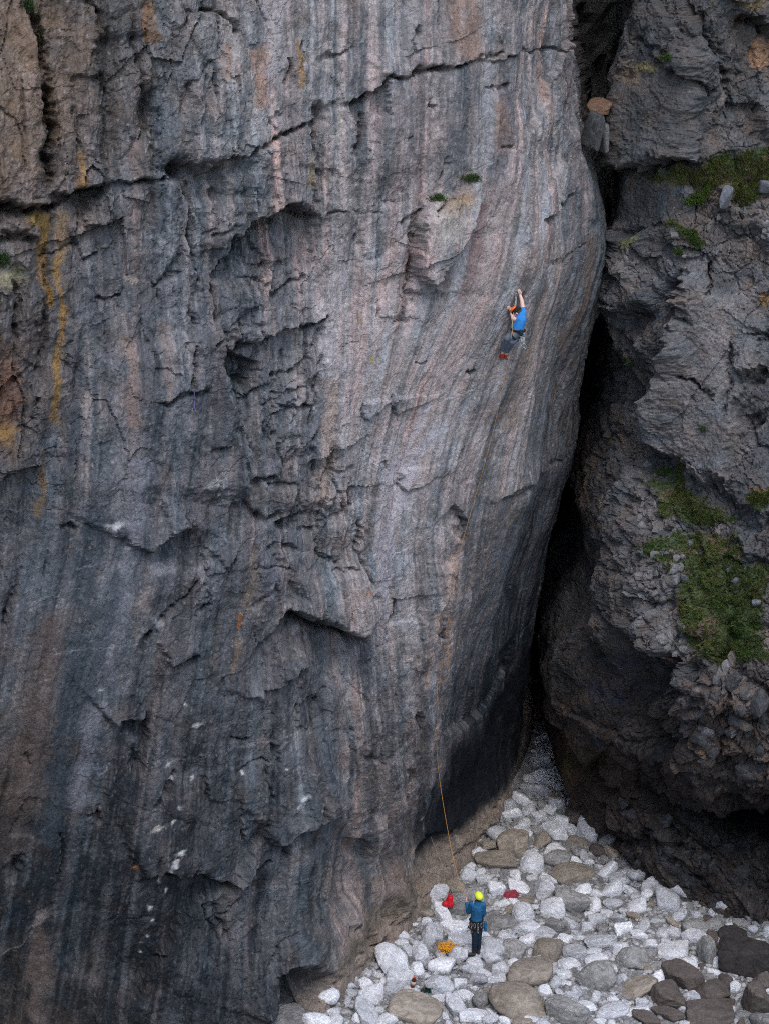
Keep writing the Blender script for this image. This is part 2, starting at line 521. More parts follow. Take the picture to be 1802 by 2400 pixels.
FLOW = LW.flow([
 [(-60, 0), (-60, 1200), (-120, 1700), (-230, 2400)],
 [(330, 0), (335, 900), (300, 1300), (206, 1600), (135, 1980), (60, 2400)],
 [(600, 0), (600, 600), (590, 1000), (562, 1400), (520, 1800), (440, 2400)],
 [(900, 0), (885, 500), (850, 900), (800, 1300), (790, 1600), (800, 1900)],
 [(1170, 0), (1160, 400), (1090, 700), (998, 908), (935, 1153), (922, 1290), (935, 1600), (960, 2000)],
 [(1330, 0), (1322, 300), (1318, 600), (1268, 850), (1180, 1200), (1100, 1550), (1060, 1900)],
])
# tone, broken, warm
CT = LW.rbf([
 (40,80,.5,.5,1),(50,250,.5,.45,1),(40,420,.45,.5,1),(150,250,.45,.5,.95),(170,420,.5,.5,.75),(150,80,.35,.6,.85),(250,100,.35,.8,.3),(250,330,.4,.85,.3),(350,180,.45,.8,.2),(340,330,.5,.6,.1),
 (450,120,.5,.7,.25),(430,280,.45,.9,.15),(520,100,.45,.8,.3),(540,300,.6,.7,.3),(620,100,.75,.3,.35),(630,250,.7,.25,.35),(720,230,.62,.4,.2),(740,80,.55,.35,.2),(800,100,.6,.35,.2),(850,200,.55,.3,.3),
 (950,100,.65,.25,.25),(1080,60,.62,.2,.35),(1150,100,.66,.2,.2),(1250,60,.62,.35,.25),(1300,200,.45,.6,.3),(1380,120,.25,.8,.4),(850,320,.28,.6,0),(950,260,.3,.4,0),(950,400,.28,.5,0),(1060,300,.4,.3,.05),(1150,300,.66,.2,.15),(1200,400,.62,.25,.3),
 (1280,300,.5,.5,.25),(1370,300,.2,.6,.5),(60,560,.5,.8,.6),(30,720,.3,.9,.6),(30,900,.35,.8,.95),(90,800,.4,.7,.4),(140,700,.3,.4,.05),(220,520,.35,.6,.1),(250,650,.38,.5,.05),(370,600,.52,.4,.12),(340,800,.5,.25,.15),(430,780,.4,.4,.05),
 (500,440,.25,.9,.05),(600,480,.55,.6,.3),(650,400,.66,.5,.35),(700,430,.5,.5,.2),(560,560,.28,.8,.1),(600,650,.28,.5,.05),(700,600,.38,.5,.1),(820,450,.42,.4,.03),(780,600,.5,.4,.12),(860,650,.55,.35,.2),
 (1040,500,.85,.6,.45),(1030,600,.6,.6,.15),(970,700,.6,.35,.15),(1180,500,.8,.2,.3),(1130,650,.75,.2,.35),(1200,350,.62,.25,.3),(1300,450,.66,.5,.2),(1370,480,.45,.4,.05),(1300,650,.5,.2,.4),(1400,600,.2,.3,.02),
 (520,730,.5,.6,.1),(700,800,.35,.5,.02),(600,850,.15,.8,.02),(760,800,.7,.4,.3),(760,950,.6,.35,.3),(690,900,.28,.5,.05),(850,800,.55,.2,.1),(930,820,.65,.2,.25),(1080,850,.72,.25,.4),(1000,1000,.7,.15,.25),(1200,850,.58,.2,.35),(1290,850,.48,.2,.4),(1360,800,.3,.3,.4),
 (60,1020,.28,.9,.6),(90,1150,.3,.7,.3),(200,950,.36,.6,.03),(210,1150,.36,.5,.03),(300,1080,.42,.4,.15),(380,950,.48,.3,.1),(400,1150,.55,.3,.22),(480,1100,.38,.6,.05),(540,1150,.25,.3,0),(620,1000,.24,.6,.03),(700,1050,.3,.4,.25),(760,1130,.4,.5,.3),(860,1150,.6,.2,.35),(920,1150,.75,.15,.1),
 (1050,1100,.65,.2,.3),(1150,1000,.52,.25,.25),(1230,1080,.5,.4,.4),(1300,1000,.3,.3,.25),(40,1300,.2,.5,.03),(130,1400,.5,.3,.3),(230,1250,.42,.15,.03),(310,1350,.5,.1,.05),(400,1350,.42,.4,.1),(500,1300,.26,.5,.02),(620,1250,.34,.7,.2),(720,1200,.3,.7,.3),(790,1270,.22,.8,.05),(760,1380,.36,.5,.5),(880,1350,.68,.15,.3),
 (1000,1300,.6,.3,.3),(1150,1250,.42,.25,.35),(1230,1300,.28,.2,.15),(600,1400,.4,.4,.1),(650,1550,.24,.5,.2),(560,1500,.33,.4,.05),(820,1560,.4,.4,.03),(880,1600,.3,.5,.15),(950,1500,.62,.4,.3),(1030,1450,.66,.4,.4),(1120,1450,.38,.2,.2),(1200,1500,.2,.2,.05),
 (40,1500,.42,.3,.15),(110,1650,.42,.2,.6),(190,1600,.35,.1,0),(270,1500,.4,.2,.02),(300,1700,.3,.7,.25),(380,1500,.42,.6,.2),(430,1620,.4,.4,.03),(500,1700,.22,.4,.02),(420,1780,.2,.6,.02),(600,1750,.28,.5,.3),(700,1650,.4,.3,.1),(720,1800,.42,.5,.2),(850,1780,.45,.4,.25),(930,1720,.5,.5,.25),
 (1000,1650,.58,.4,.3),(1090,1620,.28,.3,.05),(1160,1650,.12,.3,.02),(60,1850,.3,.3,.7),(150,1900,.28,.3,.25),(250,1850,.2,.3,.02),(350,1950,.22,.4,.1),(450,1980,.22,.4,.05),(560,1930,.3,.4,.15),(690,2000,.4,.4,.25),(800,1980,.38,.5,.15),(890,1900,.5,.4,.35),(950,1850,.55,.4,.35),(1050,1850,.14,.3,0),(1030,1960,.1,.3,0),(1120,1860,.08,.3,0),(1180,1850,.3,.2,.2),
 (60,2100,.15,.4,.2),(100,2300,.2,.3,.45),(200,2200,.16,.4,0),(350,2200,.18,.5,.2),(480,2200,.16,.4,0),(560,2300,.16,.4,0),(620,2150,.32,.5,.15),(700,2200,.3,.5,.15),(740,2100,.45,.4,.15),(800,2180,.5,.4,.4),(700,2330,.28,.6,.2),(860,2100,.4,.4,.2),(820,2320,.75,.1,.9),(900,2250,.75,.1,.95),(960,2160,.6,.15,.85),(1030,2080,.5,.15,.9),(1060,2020,.25,.2,.4),(1110,2000,.6,.15,.9),(1160,1940,.6,.15,.7),(1230,1830,.55,.15,.6),
])
TONE, BRK, WARM = CT[..., 0], CT[..., 1], CT[..., 2]
sm = 1-BRK

# broad form and broken facets (beds dip to the left)
ca, sa = math.cos(math.radians(17)), math.sin(math.radians(17))
wS = S+.13*fbm(S*1.1, Z*1.1, 3, 1)+.05*fbm(S*6, Z*6, 3, 3); wZ = Z+.13*fbm(S*1.1+9, Z*1.1, 3, 2)+.05*fbm(S*6+4, Z*6, 3, 4)
wF = FLOW+.10*fbm(S*1.5, Z*.7, 3, 6)+.04*fbm(S*7, Z*5, 2, 7)
U = wS*ca+wZ*sa; V = -wS*sa+wZ*ca
D = LW.D
BRK = BRK*(1-.35*np.exp(-((S+7.5)/5)**2)*sst(15, 10, Z)); B1 = sst(.22, .88, BRK)
D += .34*fbm(S/3.4, Z/5.2, 3, 5)
D += (.10+.55*B1)*crystal(wF*.62, V*.30, 11, .8, .6)
f1, e1, r1 = facet(wF*1.15, V*.52, 23, 1.0, .9)
D += (.02+.13*B1)*f1
D += (.06+.26*B1)*crystal(wF*1.9, V*.9, 25, 1.0)
f2, e2, r2 = facet(wF*3.0, V*1.25, 37, 1.0, 1.0)
D += (.012+.055*B1)*f2
D += (.03+.11*B1)*crystal(wF*4.3, V*2.1, 39, 1.1)
f3, e3, r3 = facet(wF*8, V*4.2, 41, 1.0, 1.0)
D += (.008+.024*B1)*f3+(.012+.04*B1)*crystal(wF*9.5, V*5.5, 43, 1.2)
D -= B1*.08*(1-e1)*(r1 > .7)+B1*.03*(1-e2)*(r2 > .75)
# fluting down the fall line
D += .06*fbm(wF*2.6, Z*.22, 4, 51)+.030*ridged(wF*6.0, Z*.5, 3, 52)*(.5+.6*BRK)+.016*fbm(wF*14, Z*1.3, 3, 53)
D += .022*fbm(S*7, Z*7, 3, 55)*(.3+BRK)
# overlapping flakes that end downwards
for sc_, am, sd_ in ((1.3, .16, 61), (2.7, .085, 64), (5.5, .04, 67)):
    _, _, dx, dz, ci, cj = worley(wF*sc_*1.1, Z*sc_*.42, sd_)
    D += am*(.12+B1)*np.maximum(rnd(ci, cj, sd_+1)-.35, 0)*np.clip(.55-dz, 0, 1)*np.clip(1.3-np.abs(dx)*1.6, 0, 1)

D -= np.median(D)
W = LW
# --- the great diagonal crack with its overhanging upper lip
W.step([(-30,478),(22,470),(50,486),(95,490),(130,476),(150,468),(200,452),(240,434),(270,428)], .50, 2.4, 5)
W.step([(250,432),(270,428),(340,427),(395,418),(405,395),(450,387),(500,385),(545,372),(600,345),(650,315),(690,300),(735,272),(770,262)], .20, 1.6, 3)
W.groove([(-30,480),(22,474),(50,488),(95,492),(130,478),(150,470),(200,455),(240,435),(275,428)], 7, .9, vary=.6)
W.groove([(270,428),(340,427),(395,418),(405,395),(450,387),(500,385),(545,372),(600,345),(650,315),(690,300),(735,272)], 3.6, .45, vary=.8)
W.groove([(735,272),(770,262),(830,240),(862,228),(900,195),(910,185),(960,185),(990,165),(1040,150),(1070,155),(1100,142),(1130,137),(1180,145)], 3.6, .4, vary=.75)
W.step([(900,195),(910,185),(960,185),(990,165),(1040,150),(1070,155),(1100,142),(1130,137),(1180,145),(1230,120)], .12, 1.2, 3)
W.groove([(1175,145),(1200,135),(1230,118),(1320,117),(1345,110)], 3, .3)
W.blob(20,488,26,14,-.6); W.blob(205,478,26,20,-.6); W.blob(408,398,30,14,-.8); W.blob(745,262,12,14,-.5)
W.blob(350,262,14,34,-.7,-8); W.blob(112,245,9,26,-.5)
# brown pillar block, top left, and its cleft
W.groove([(58,-10),(85,30),(92,80),(98,150),(103,230),(108,330),(106,400),(104,480)], 6, .5)
W.groove([(104,230),(110,330),(107,430)], 10, .35)
W.step([(60,0),(92,80),(103,230),(108,330),(104,470)], -.35, 1.0, 4)
W.groove([(190,-10),(235,30),(240,70)], 4, .35); W.groove([(240,70),(232,130),(240,200),(236,280)], 6, .25)
W.step([(236,60),(232,130),(240,200),(250,300),(246,420)], -.35, 1.2, 6)
W.blob(20,300,70,120,.25); W.blob(160,220,55,130,.2)
W.groove([(480,10),(520,30),(545,60),(560,90)], 7, .4)
W.groove([(305,40),(315,100),(340,180),(350,240)], 5, .3)
# recess and blocks under the crack
W.poly([(405,402),(500,390),(590,372),(600,400),(585,470),(520,478),(440,470)], -.22, 16)
W.groove([(402,402),(450,398),(500,402),(520,395)], 8, .35); W.blob(470,425,22,18,-.25); W.blob(545,430,26,20,.22); W.blob(500,450,16,12,-.2)
W.poly([(590,350),(720,292),(735,400),(722,505),(690,478),(655,478),(620,508),(585,512),(580,440)], .38, 5, (.0, -.05))
W.step([(760,506),(725,500),(700,480),(655,480),(620,512),(560,553),(535,585),(505,640),(498,660)], -.55, 1.3, 4)
W.groove([(760,508),(725,502),(700,482),(655,482),(620,514),(560,556),(535,588)], 6, .4)
W.poly([(215,470),(262,452),(268,520),(240,530),(205,515)], .35, 4)
W.groove([(420,410),(440,470),(448,560),(462,650),(458,690)], 4, .35)
W.step([(420,410),(440,470),(448,560),(462,650),(458,690),(520,692)], -.22, .8, 4)
W.groove([(595,632),(640,628),(670,615)], 6, .25)
W.poly([(830,240),(905,200),(905,265),(868,262),(848,300),(838,350)], -.28, 4)
W.groove([(735,268),(736,320),(738,385)], 6, .4)
W.step([(738,385),(736,320),(735,268)], .2, .6, 3)
W.groove([(860,262),(845,300),(835,360),(842,372)], 5, .3)
# left edge blocks
W.poly([(-40,500),(70,495),(90,560),(55,555),(10,560),(-40,540)], .25, 5)
W.groove([(-20,560),(30,562),(85,560)], 5, .35); W.groove([(0,625),(30,640),(45,690),(30,800)], 7, .4)
W.groove([(105,560),(112,700),(98,800),(88,900)], 6, .25)
W.step([(-20,1150),(20,1120),(60,1100),(110,1095)], .3, 1.0, 4)
W.groove([(140,1235),(165,1232),(185,1246)], 4, .25); W.groove([(10,1480),(40,1380),(52,1330)], 5, .25)
# the ledge crack and the dark cleft running down the middle
W.groove([(520,838),(545,820),(575,805),(600,797),(640,785)], 6, .5); W.groove([(700,772),(740,762),(775,738)], 4, .35)
W.step([(520,838),(575,805),(640,785),(700,772),(775,738)], .3, 1.2, 3)
W.poly([(522,812),(560,838),(600,860),(590,905),(545,898),(522,860)], -.6, 6)
W.groove([(518,815),(524,860),(542,895),(552,960),(570,1010),(580,1055),(574,1100),(565,1172),(590,1208),(622,1220),(660,1205)], 8, .5)
W.step([(565,1180),(574,1100),(580,1055),(570,1010),(552,960),(542,895),(524,860),(518,815),(500,740)], .55, 1.8, 5)
W.blob(576,905,14,10,-.5); W.blob(672,1231,13,10,-.6); W.groove([(628,1215),(660,1203)], 6, .3)
W.groove([(560,1140),(590,1130),(650,1118)], 6, .35)
W.groove([(635,880),(690,870),(720,858)], 4, .25); W.groove([(610,960),(660,925),(700,918)], 4, .2)
W.groove([(440,915),(445,850),(450,800)], 3, .3); W.groove([(355,935),(390,937),(440,916),(490,906)], 4, .35)
W.step([(355,935),(390,937),(440,916),(490,906)], .12, .8, 3)
W.groove([(690,950),(715,860),(745,790),(762,760)], 6, .22); W.groove([(730,960),(745,880),(756,820)], 5, .2)
W.groove([(780,1030),(778,1090),(790,1150),(822,1220)], 5, .2)
W.poly([(470,580),(540,596),(600,530),(680,500),(765,525),(735,640),(770,730),(745,800),(705,870),(680,980),(690,1100),(640,1180),(720,1195),(820,1190),(850,1300),(700,1400),(640,1340),(600,1230),(572,1150),(578,1010),(535,900),(505,820),(500,700)], -.17, 16)
for _k in range(40):
    _t = rng.random(); _x = 520+(790-520)*_t+rng.uniform(-70, 70)*(1-.3*_t); _y = 560+(1330-560)*_t+rng.uniform(-60, 60)
    _a = rng.uniform(-.6, .2)+(-1.25 if rng.random() < .55 else 0); _l = rng.uniform(18, 60)
    _p = [(_x-_l*math.cos(_a), _y-_l*math.sin(_a)), (_x+rng.uniform(-6, 6), _y+rng.uniform(-6, 6)), (_x+_l*math.cos(_a), _y+_l*math.sin(_a))]
    W.groove(_p, rng.uniform(3, 5), rng.uniform(.08, .24)); W.step(_p, rng.uniform(.03, .14), .5, 3)
# scattered short joints over the rest of the face
for _k in range(150):
    _x = rng.uniform(0, 1330); _y = rng.uniform(0, 2250)
    if 900 < _x and _y > 1500 or 950 < _x < 1250 and _y > 450 and rng.random() < .7: continue
    if _x < 460 and _y > 900 and rng.random() < .65: continue
    _a = rng.choice([-.35, 1.5, 1.45, -.9])+rng.normal(0, .25); _l = rng.uniform(14, 60)
    _p = [(_x-_l*math.cos(_a), _y-_l*math.sin(_a)), (_x+rng.uniform(-7, 7), _y+rng.uniform(-7, 7)), (_x+_l*math.cos(_a), _y+_l*math.sin(_a))]
    W.groove(_p, rng.uniform(2.5, 4.5), rng.uniform(.08, .25))
    if rng.random() < .6: W.step(_p, rng.uniform(-.16, .18), .6, 3)
# recess under the arch left of the middle
W.step([(352,1300),(365,1275),(395,1255),(440,1235)], .4, .9, 4)
W.poly([(352,1295),(395,1258),(440,1240),(488,1260),(490,1310),(440,1330),(370,1318)], -.16, 18)
W.groove([(375,1460),(400,1430),(440,1380),(470,1352)], 4, .25); W.step([(375,1460),(400,1430),(440,1380),(470,1352)], -.12, .7, 4)
W.groove([(330,1535),(345,1500),(360,1470)], 5, .3); W.groove([(395,1560),(430,1545),(470,1530)], 6, .3)
W.step([(395,1560),(430,1545),(470,1530)], .22, .8, 4)
W.groove([(480,1360),(486,1400),(488,1440)], 3, .15)
W.poly([(380,1165),(400,1180),(445,1190),(440,1235),(390,1240)], .12, 4)
# scar with the roof
W.poly([(690,1190),(820,1200),(845,1300),(880,1430),(860,1480),(810,1478),(740,1450),(682,1425),(700,1395),(665,1330),(640,1280)], .30, 16, (0, -.22))
W.groove([(682,1425),(718,1462),(760,1474),(800,1484),(838,1500),(862,1520)], 7, .5)
W.step([(862,1502),(838,1488),(800,1476),(760,1464),(718,1455),(682,1425)], -.55, .9, 5)
W.groove([(840,1210),(848,1300),(872,1400),(896,1440)], 5, .25)
W.groove([(770,1345),(810,1335),(860,1330)], 5, .3); W.blob(800,1300,50,34,-.3,10)
W.groove([(620,1285),(650,1278),(700,1290)], 5, .25)
W.groove([(655,1600),(690,1592),(735,1560)], 7, .35); W.step([(655,1600),(690,1592),(735,1560)], .18, .6, 4)
W.step([(610,1650),(625,1620),(700,1580)], .2, .7, 4); W.blob(700,1560,80,60,.25); W.blob(630,1550,70,60,-.25)
W.groove([(640,1700),(630,1740),(650,1790)], 4, .2)
# pits, folds and undercuts lower left
W.poly([(290,1690),(345,1680),(352,1740),(330,1810),(305,1790),(318,1740)], -.35, 7)
W.step([(272,1712),(300,1690),(345,1680)], .28, .8, 4)
W.blob(325,1760,10,26,.3,15)
W.step([(330,2062),(392,2038),(430,2052),(470,2046),(510,2075),(600,2062)], .5, 1.3, 5)
W.groove([(330,2062),(392,2038),(430,2055),(472,2048),(512,2078),(600,2066)], 9, .5)
W.groove([(820,1860),(790,1885),(740,1922),(690,1960),(645,1992)], 8, .35)
W.step([(645,1990),(690,1955),(740,1918),(790,1882),(820,1855)], .45, 1.2, 7)
W.groove([(668,1965),(672,1990),(664,2010)], 8, .5)
W.step([(300,2380),(350,2290),(400,2210),(450,2140),(520,2085),(570,2040),(620,1965),(640,1900)], -.4, 1.4, 9)
W.groove([(35,2005),(32,2040),(40,2070)], 7, .4); W.groove([(145,1955),(150,2000),(130,2060)], 3, .15)
W.groove([(60,1770),(70,1800)], 3, .2); W.groove([(205,1925),(225,1910),(240,1940)], 4, .2)
W.poly([(660,2290),(700,2270),(770,2290),(760,2330),(720,2420),(650,2420),(665,2350)], -.75, 12)
W.step([(640,2400),(655,2330),(660,2290),(690,2268),(740,2290)], .3, 1.0, 6)
W.poly([(960,2000),(1000,1960),(1060,1960),(1060,2000),(1000,2080),(950,2130),(950,2080)], -.4, 12)
W.step([(945,2140),(955,2060),(975,2010),(1005,1975)], .3, .8, 6)
W.poly([(820,1975),(860,1970),(855,2010),(820,2012)], -.22, 6); W.blob(830,2120,26,24,.2); W.groove([(800,2200),(815,2180),(835,2170)], 8, .3); W.blob(876,2205,12,16,-.25)
W.blob(820,2195,70,60,.35); W.blob(740,2180,60,110,.3,20)
W.step([(790,1940),(775,2050),(750,2120)], -.25, .9, 7); W.step([(870,2100),(862,2060),(880,1990),(905,1900)], .2, .7, 6)
for _k in range(26):
    _t = rng.random(); _x = 760+(1190-760)*_t+rng.uniform(-40, 10); _y = 2370-(2370-1930)*_t+rng.uniform(-50, 5)
    _l = rng.uniform(12, 40); _a = rng.uniform(.3, 1.2)
    _p = [(_x-_l*math.cos(_a), _y+_l*math.sin(_a)), (_x+rng.uniform(-5, 5), _y+rng.uniform(-5, 5)), (_x+_l*math.cos(_a), _y-_l*math.sin(_a))]
    W.groove(_p, rng.uniform(3, 6), rng.uniform(.08, .22)); W.step(_p, rng.uniform(-.12, .15), .4, 3)
# right-hand part: flakes, spur and scoop
W.poly([(985,482),(1030,466),(1062,450),(1112,424),(1122,445),(1100,520),(1040,620),(1000,660),(962,640),(968,560)], .34, 5, (.05, -.16))
W.groove([(984,484),(972,550),(966,600),(956,690),(962,730)], 6, .4)
W.step([(984,484),(972,550),(966,600),(956,690)], .25, .9, 4)
W.groove([(940,520),(965,512),(985,482)], 4, .25)
W.poly([(1262,512),(1300,496),(1336,448),(1348,385),(1320,380),(1290,420),(1258,470)], .12, 5)
W.groove([(1258,520),(1300,502),(1336,455),(1350,400)], 4, .25)
W.step([(1235,330),(1262,270),(1290,180),(1320,130),(1345,60)], -.18, 1.0, 6)
W.groove([(1165,345),(1200,342),(1165,350)], 4, .2); W.groove([(1130,205),(1160,200),(1200,192)], 3, .2)
W.groove([(1000,245),(1020,250)], 6, .3)
W.groove([(1138,1188),(1165,1168),(1200,1165),(1245,1130),(1300,1085),(1340,1065)], 5, .25)
W.step([(1138,1185),(1165,1165),(1245,1127),(1290,1090)], .12, 1.0, 5)
W.step([(1062,1272),(1090,1240),(1096,1222),(1068,1182)], -.25, .6, 3); W.groove([(1072,1270),(1094,1236),(1086,1200)], 4, .25)
W.groove([(1030,1470),(1037,1500),(1035,1535)], 5, .35); W.step([(1038,1540),(1036,1490),(1040,1420),(1070,1300)], .14, .5, 4)
W.step([(1000,1580),(1010,1500),(1026,1420),(1060,1310)], .15, .6, 5)
W.groove([(1085,868),(1100,872),(1112,862)], 5, .25); W.groove([(905,1085),(912,1110)], 6, .25)
W.groove([(980,1665),(985,1700),(978,1720)], 6, .3); W.groove([(960,1795),(968,1820),(962,1840)], 6, .3)
W.step([(1040,1720),(1100,1700),(1150,1650),(1190,1560),(1205,1480)], -.25, 1.0, 8)
W.blob(1330,840,60,150,-.25,8); W.blob(1215,1165,40,30,.2,40)
D += 0.0
LW.final()

# --- its colour (linear albedo of stained limestone; streaks follow the fall line)
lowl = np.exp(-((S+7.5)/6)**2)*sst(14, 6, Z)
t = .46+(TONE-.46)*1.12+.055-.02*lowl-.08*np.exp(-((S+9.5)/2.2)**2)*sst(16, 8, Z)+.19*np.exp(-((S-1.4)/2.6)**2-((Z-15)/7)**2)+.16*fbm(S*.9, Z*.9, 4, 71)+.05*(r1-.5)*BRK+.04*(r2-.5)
FC = FLOW+.05*fbm(S*2.5, Z*1.2, 3, 70)
streak = fbm(FC*3.0, Z*.10, 5, 72, gain=.66)
st2 = fbm(FC*10, Z*.35, 3, 73, gain=.7)
st3 = fbm(FC*17, Z*1.1, 2, 74)
crisp = sst(.02, .16, fbm(FC*2.2+7, Z*.07, 5, 83, gain=.7)); pale = sst(.10, .24, fbm(FC*2.6+31, Z*.08, 5, 84, gain=.7))
kS = .5+.9*sm
t = t+kS*(.30*streak+.13*st2+.05*st3)+.20*fbm(S*3.2, Z*2.4, 5, 75, gain=.72)+.10*ridged(S*5, Z*5, 3, 69)*(fbm(S*1.3, Z*1.3, 2, 68)>0)-.02+(.4+.6*sm)*(.12*pale-.17*crisp)
t = np.clip(t, 0, 1.15)
dark = np.array([.021, .027, .034]); midc = np.array([.117, .122, .133]); lite = np.array([.39, .355, .355])
pk_ = sst(.05, .3, fbm(FC*1.9+77, Z*.09, 4, 85, gain=.65))
def ramp(t):
    a = sst(.05, .5, t)[..., None]; b = sst(.42, .95, t)[..., None]
    return (dark*(1-a)+midc*a)*(1-b)+lite*b
C = ramp(t).astype(np.float32)
# cool or pinkish streaks
hue = fbm(FLOW*2.1+40, Z*.12, 4, 76)+.4*fbm(S*1.1, Z*1.1, 3, 78)
C *= 1+np.clip(hue, 0, 1)[..., None]*np.array([.34, .06, -.02])+np.clip(-hue, 0, 1)[..., None]*np.array([-.26, -.02, .10])
C *= 1+(pk_*sst(.3, .7, t))[..., None]*np.array([.20, .04, -.02])
warmn = np.clip(WARM*1.15-.18+.45*fbm(S*1.7, Z*1.3, 4, 79)*(WARM > .08), 0, 1)
lum = (.25+1.2*t)[..., None]
C = C*(1-warmn[..., None])+warmn[..., None]*((np.array([.175, .118, .078])+(sst(-6.2, -7.6, S)*sst(17.5, 18.5, Z))[..., None]*np.array([.125, .050, -.046]))*lum)
# flecks of quartz and lichen
fk = perlin(S*17, Z*9, 81); C = mix(C, (.46, .45, .46), .6*sst(.5, .75, fk)*np.clip(TONE*1.3, .2, 1))
fk = perlin(S*23, Z*23, 82); C = mix(C, (.5, .5, .5), .5*sst(.72, .85, fk)*np.clip(TONE*1.2, .15, 1))

def stain(pts, w, col, k=.8, n=.5, fq=3.0):
    P = LW.line(pts); w = w/85.0
    ii, b, sd, ov, fr = LW.dist(P, w*2.5)
    x = S.ravel()[ii]; z = Z.ravel()[ii]; f = FLOW.ravel()[ii]
    ww = w*(.6+.8*np.clip(.5+fbm(x*1.3, z*1.3, 2, 90), 0, 1))
    m = np.exp(-(b/ww)**4)*k*np.clip(1-n+2.2*n*(.45+fbm(f*fq*3, z*fq*.4, 3, 91)), 0, 1)*np.exp(-(ov/.15)**2)
    c = C.reshape(-1, 3); c[ii] = c[ii]*(1-m[:, None])+np.array(col, np.float32)*m[:, None]
def patch(px, py, rx, ry, col, k=.8, rot=0, n=.5, fq=4.0):
    ii, g = LW.blob(px, py, rx, ry, 0, rot)
    x = S.ravel()[ii]; z = Z.ravel()[ii]
    m = np.clip(sst(.12, .95, g*.9+n*1.1*fbm(x*fq*1.4, z*fq, 5, 92, gain=.7))*k*1.1, 0, 1)
    c = C.reshape(-1, 3); c[ii] = c[ii]*(1-m[:, None])+np.array(col, np.float32)*m[:, None]
AP = (.30, .245, .205)
OC = (.30, .17, .05); PK = (.30, .19, .145); LT = (.40, .36, .345); DK = (.022, .028, .036); BLU = (.05, .065, .085); WH = (.62, .62, .62); BR = (.13, .078, .045); ROSE = (.22, .125, .115)
stain([(98,510),(98,580),(104,660),(120,700)], 10, OC, .8, .6); stain([(62,515),(95,515)], 10, (.3,.2,.07), .7)
stain([(138,600),(146,690),(152,780),(143,830),(130,920),(132,990)], 7, OC, .8, .65); stain([(105,1060),(103,1150),(90,1210)], 7, (.20,.13,.06), .6, .7)
stain([(150,505),(145,600)], 8, (.25,.16,.07), .6); stain([(195,370),(192,450)], 6, OC, .7); stain([(700,90),(712,200)], 5, OC, .7, .5); stain([(718,370),(716,420)], 8, (.3,.21,.1), .6)
stain([(640,0),(640,120),(628,300)], 26, (.36,.335,.35), .55, .6); stain([(600,120),(606,240)], 15, PK, .8); stain([(350,20),(352,90)], 12, (.26,.15,.085), .75); stain([(525,110),(528,180)], 10, PK, .6)
stain([(795,270),(800,330)], 10, (.36,.33,.28), .5); stain([(1080,0),(1085,80),(1090,130)], 28, PK, .65); stain([(1150,150),(1140,260),(1140,380)], 12, (.36,.35,.37), .7); stain([(1175,240),(1180,350)], 16, PK, .55)
stain([(1220,0),(1215,100),(1190,300),(1160,420)], 20, BLU, .5, .7); stain([(960,20),(965,120)], 24, (.36,.34,.35), .5); stain([(1120,480),(1110,600),(1090,700)], 16, ROSE, .7); stain([(1180,430),(1140,600),(1080,760),(1010,860)], 34, (.34,.29,.285), .5, .6)
stain([(1040,1000),(985,1060),(950,1130),(925,1240),(905,1400)], 14, (.40,.40,.45), .6, .9, 5); stain([(1000,950),(960,1050),(905,1130),(885,1300)], 9, (.38,.37,.41), .5, .9, 5); stain([(930,1100),(905,1300),(905,1500)], 16, (.36,.34,.37), .55, .6, 5)
stain([(775,900),(778,960),(770,1060),(762,1180)], 15, (.33,.265,.235), .85, .3); stain([(765,700),(768,800),(785,880)], 20, (.38,.345,.355), .7)
stain([(300,800),(310,930),(305,990)], 14, (.24,.18,.155), .7); stain([(385,760),(385,930)], 10, (.26,.21,.19), .6); stain([(195,800),(180,960),(165,1100)], 10, BLU, .5)
stain([(330,1080),(310,1250),(285,1400),(240,1560),(185,1900)], 20, (.20,.21,.245), .7, .7, 5); stain([(225,1200),(205,1400),(180,1560),(140,1760),(120,1980)], 28, (.045,.062,.078), .75, .7, 5); stain([(290,1250),(262,1420),(215,1650)], 14, (.05,.065,.08), .7, .5, 5)
stain([(120,1450),(90,1650),(55,1900)], 34, (.125,.095,.085), .75, .4); stain([(20,1900),(40,2000)], 30, (.1,.08,.07), .5); stain([(90,2150),(85,2400)], 20, (.16,.125,.115), .75, .4)
stain([(590,1280),(585,1370),(575,1420)], 8, (.20,.16,.115), .55); stain([(562,1440),(564,1475)], 5, (.4,.17,.07), .9, .1); stain([(555,1500),(548,1570)], 11, (.22,.165,.13), .7); stain([(620,1300),(640,1400)], 20, (.17,.17,.20), .5)
stain([(1060,1300),(1030,1400),(1010,1500),(1000,1600)], 12, (.40,.30,.25), .75, .4); stain([(1050,1440),(1045,1560)], 5, (.42,.27,.19), .8); stain([(960,1380),(945,1500)], 20, (.36,.33,.33), .5)
stain([(1300,600),(1280,720),(1230,850),(1190,1000)], 26, (.235,.185,.15), .55); stain([(1375,560),(1370,700),(1330,820)], 22, (.15,.10,.075), .6); stain([(1380,400),(1385,520)], 14, DK, .8, .3)
stain([(1280,620),(1285,720)], 8, (.3,.32,.36), .6)
patch(1060,475,44,20,(.31,.19,.105),.85,25); patch(1030,520,70,50,(.34,.31,.27),.5,30); patch(1310,425,26,55,(.36,.34,.33),.6,-10)
patch(1375,255,34,26,(.26,.15,.09),.85); patch(1385,160,30,80,BR,.6); patch(1225,1175,26,26,(.30,.24,.16),.7,45); patch(1200,1215,20,26,(.30,.26,.2),.6)
patch(20,900,34,80,(.2,.10,.065),.6); patch(10,980,28,70,(.2,.11,.07),.7); patch(15,1020,30,22,(.27,.16,.05),.6); patch(25,655,30,24,(.34,.31,.19),.7)
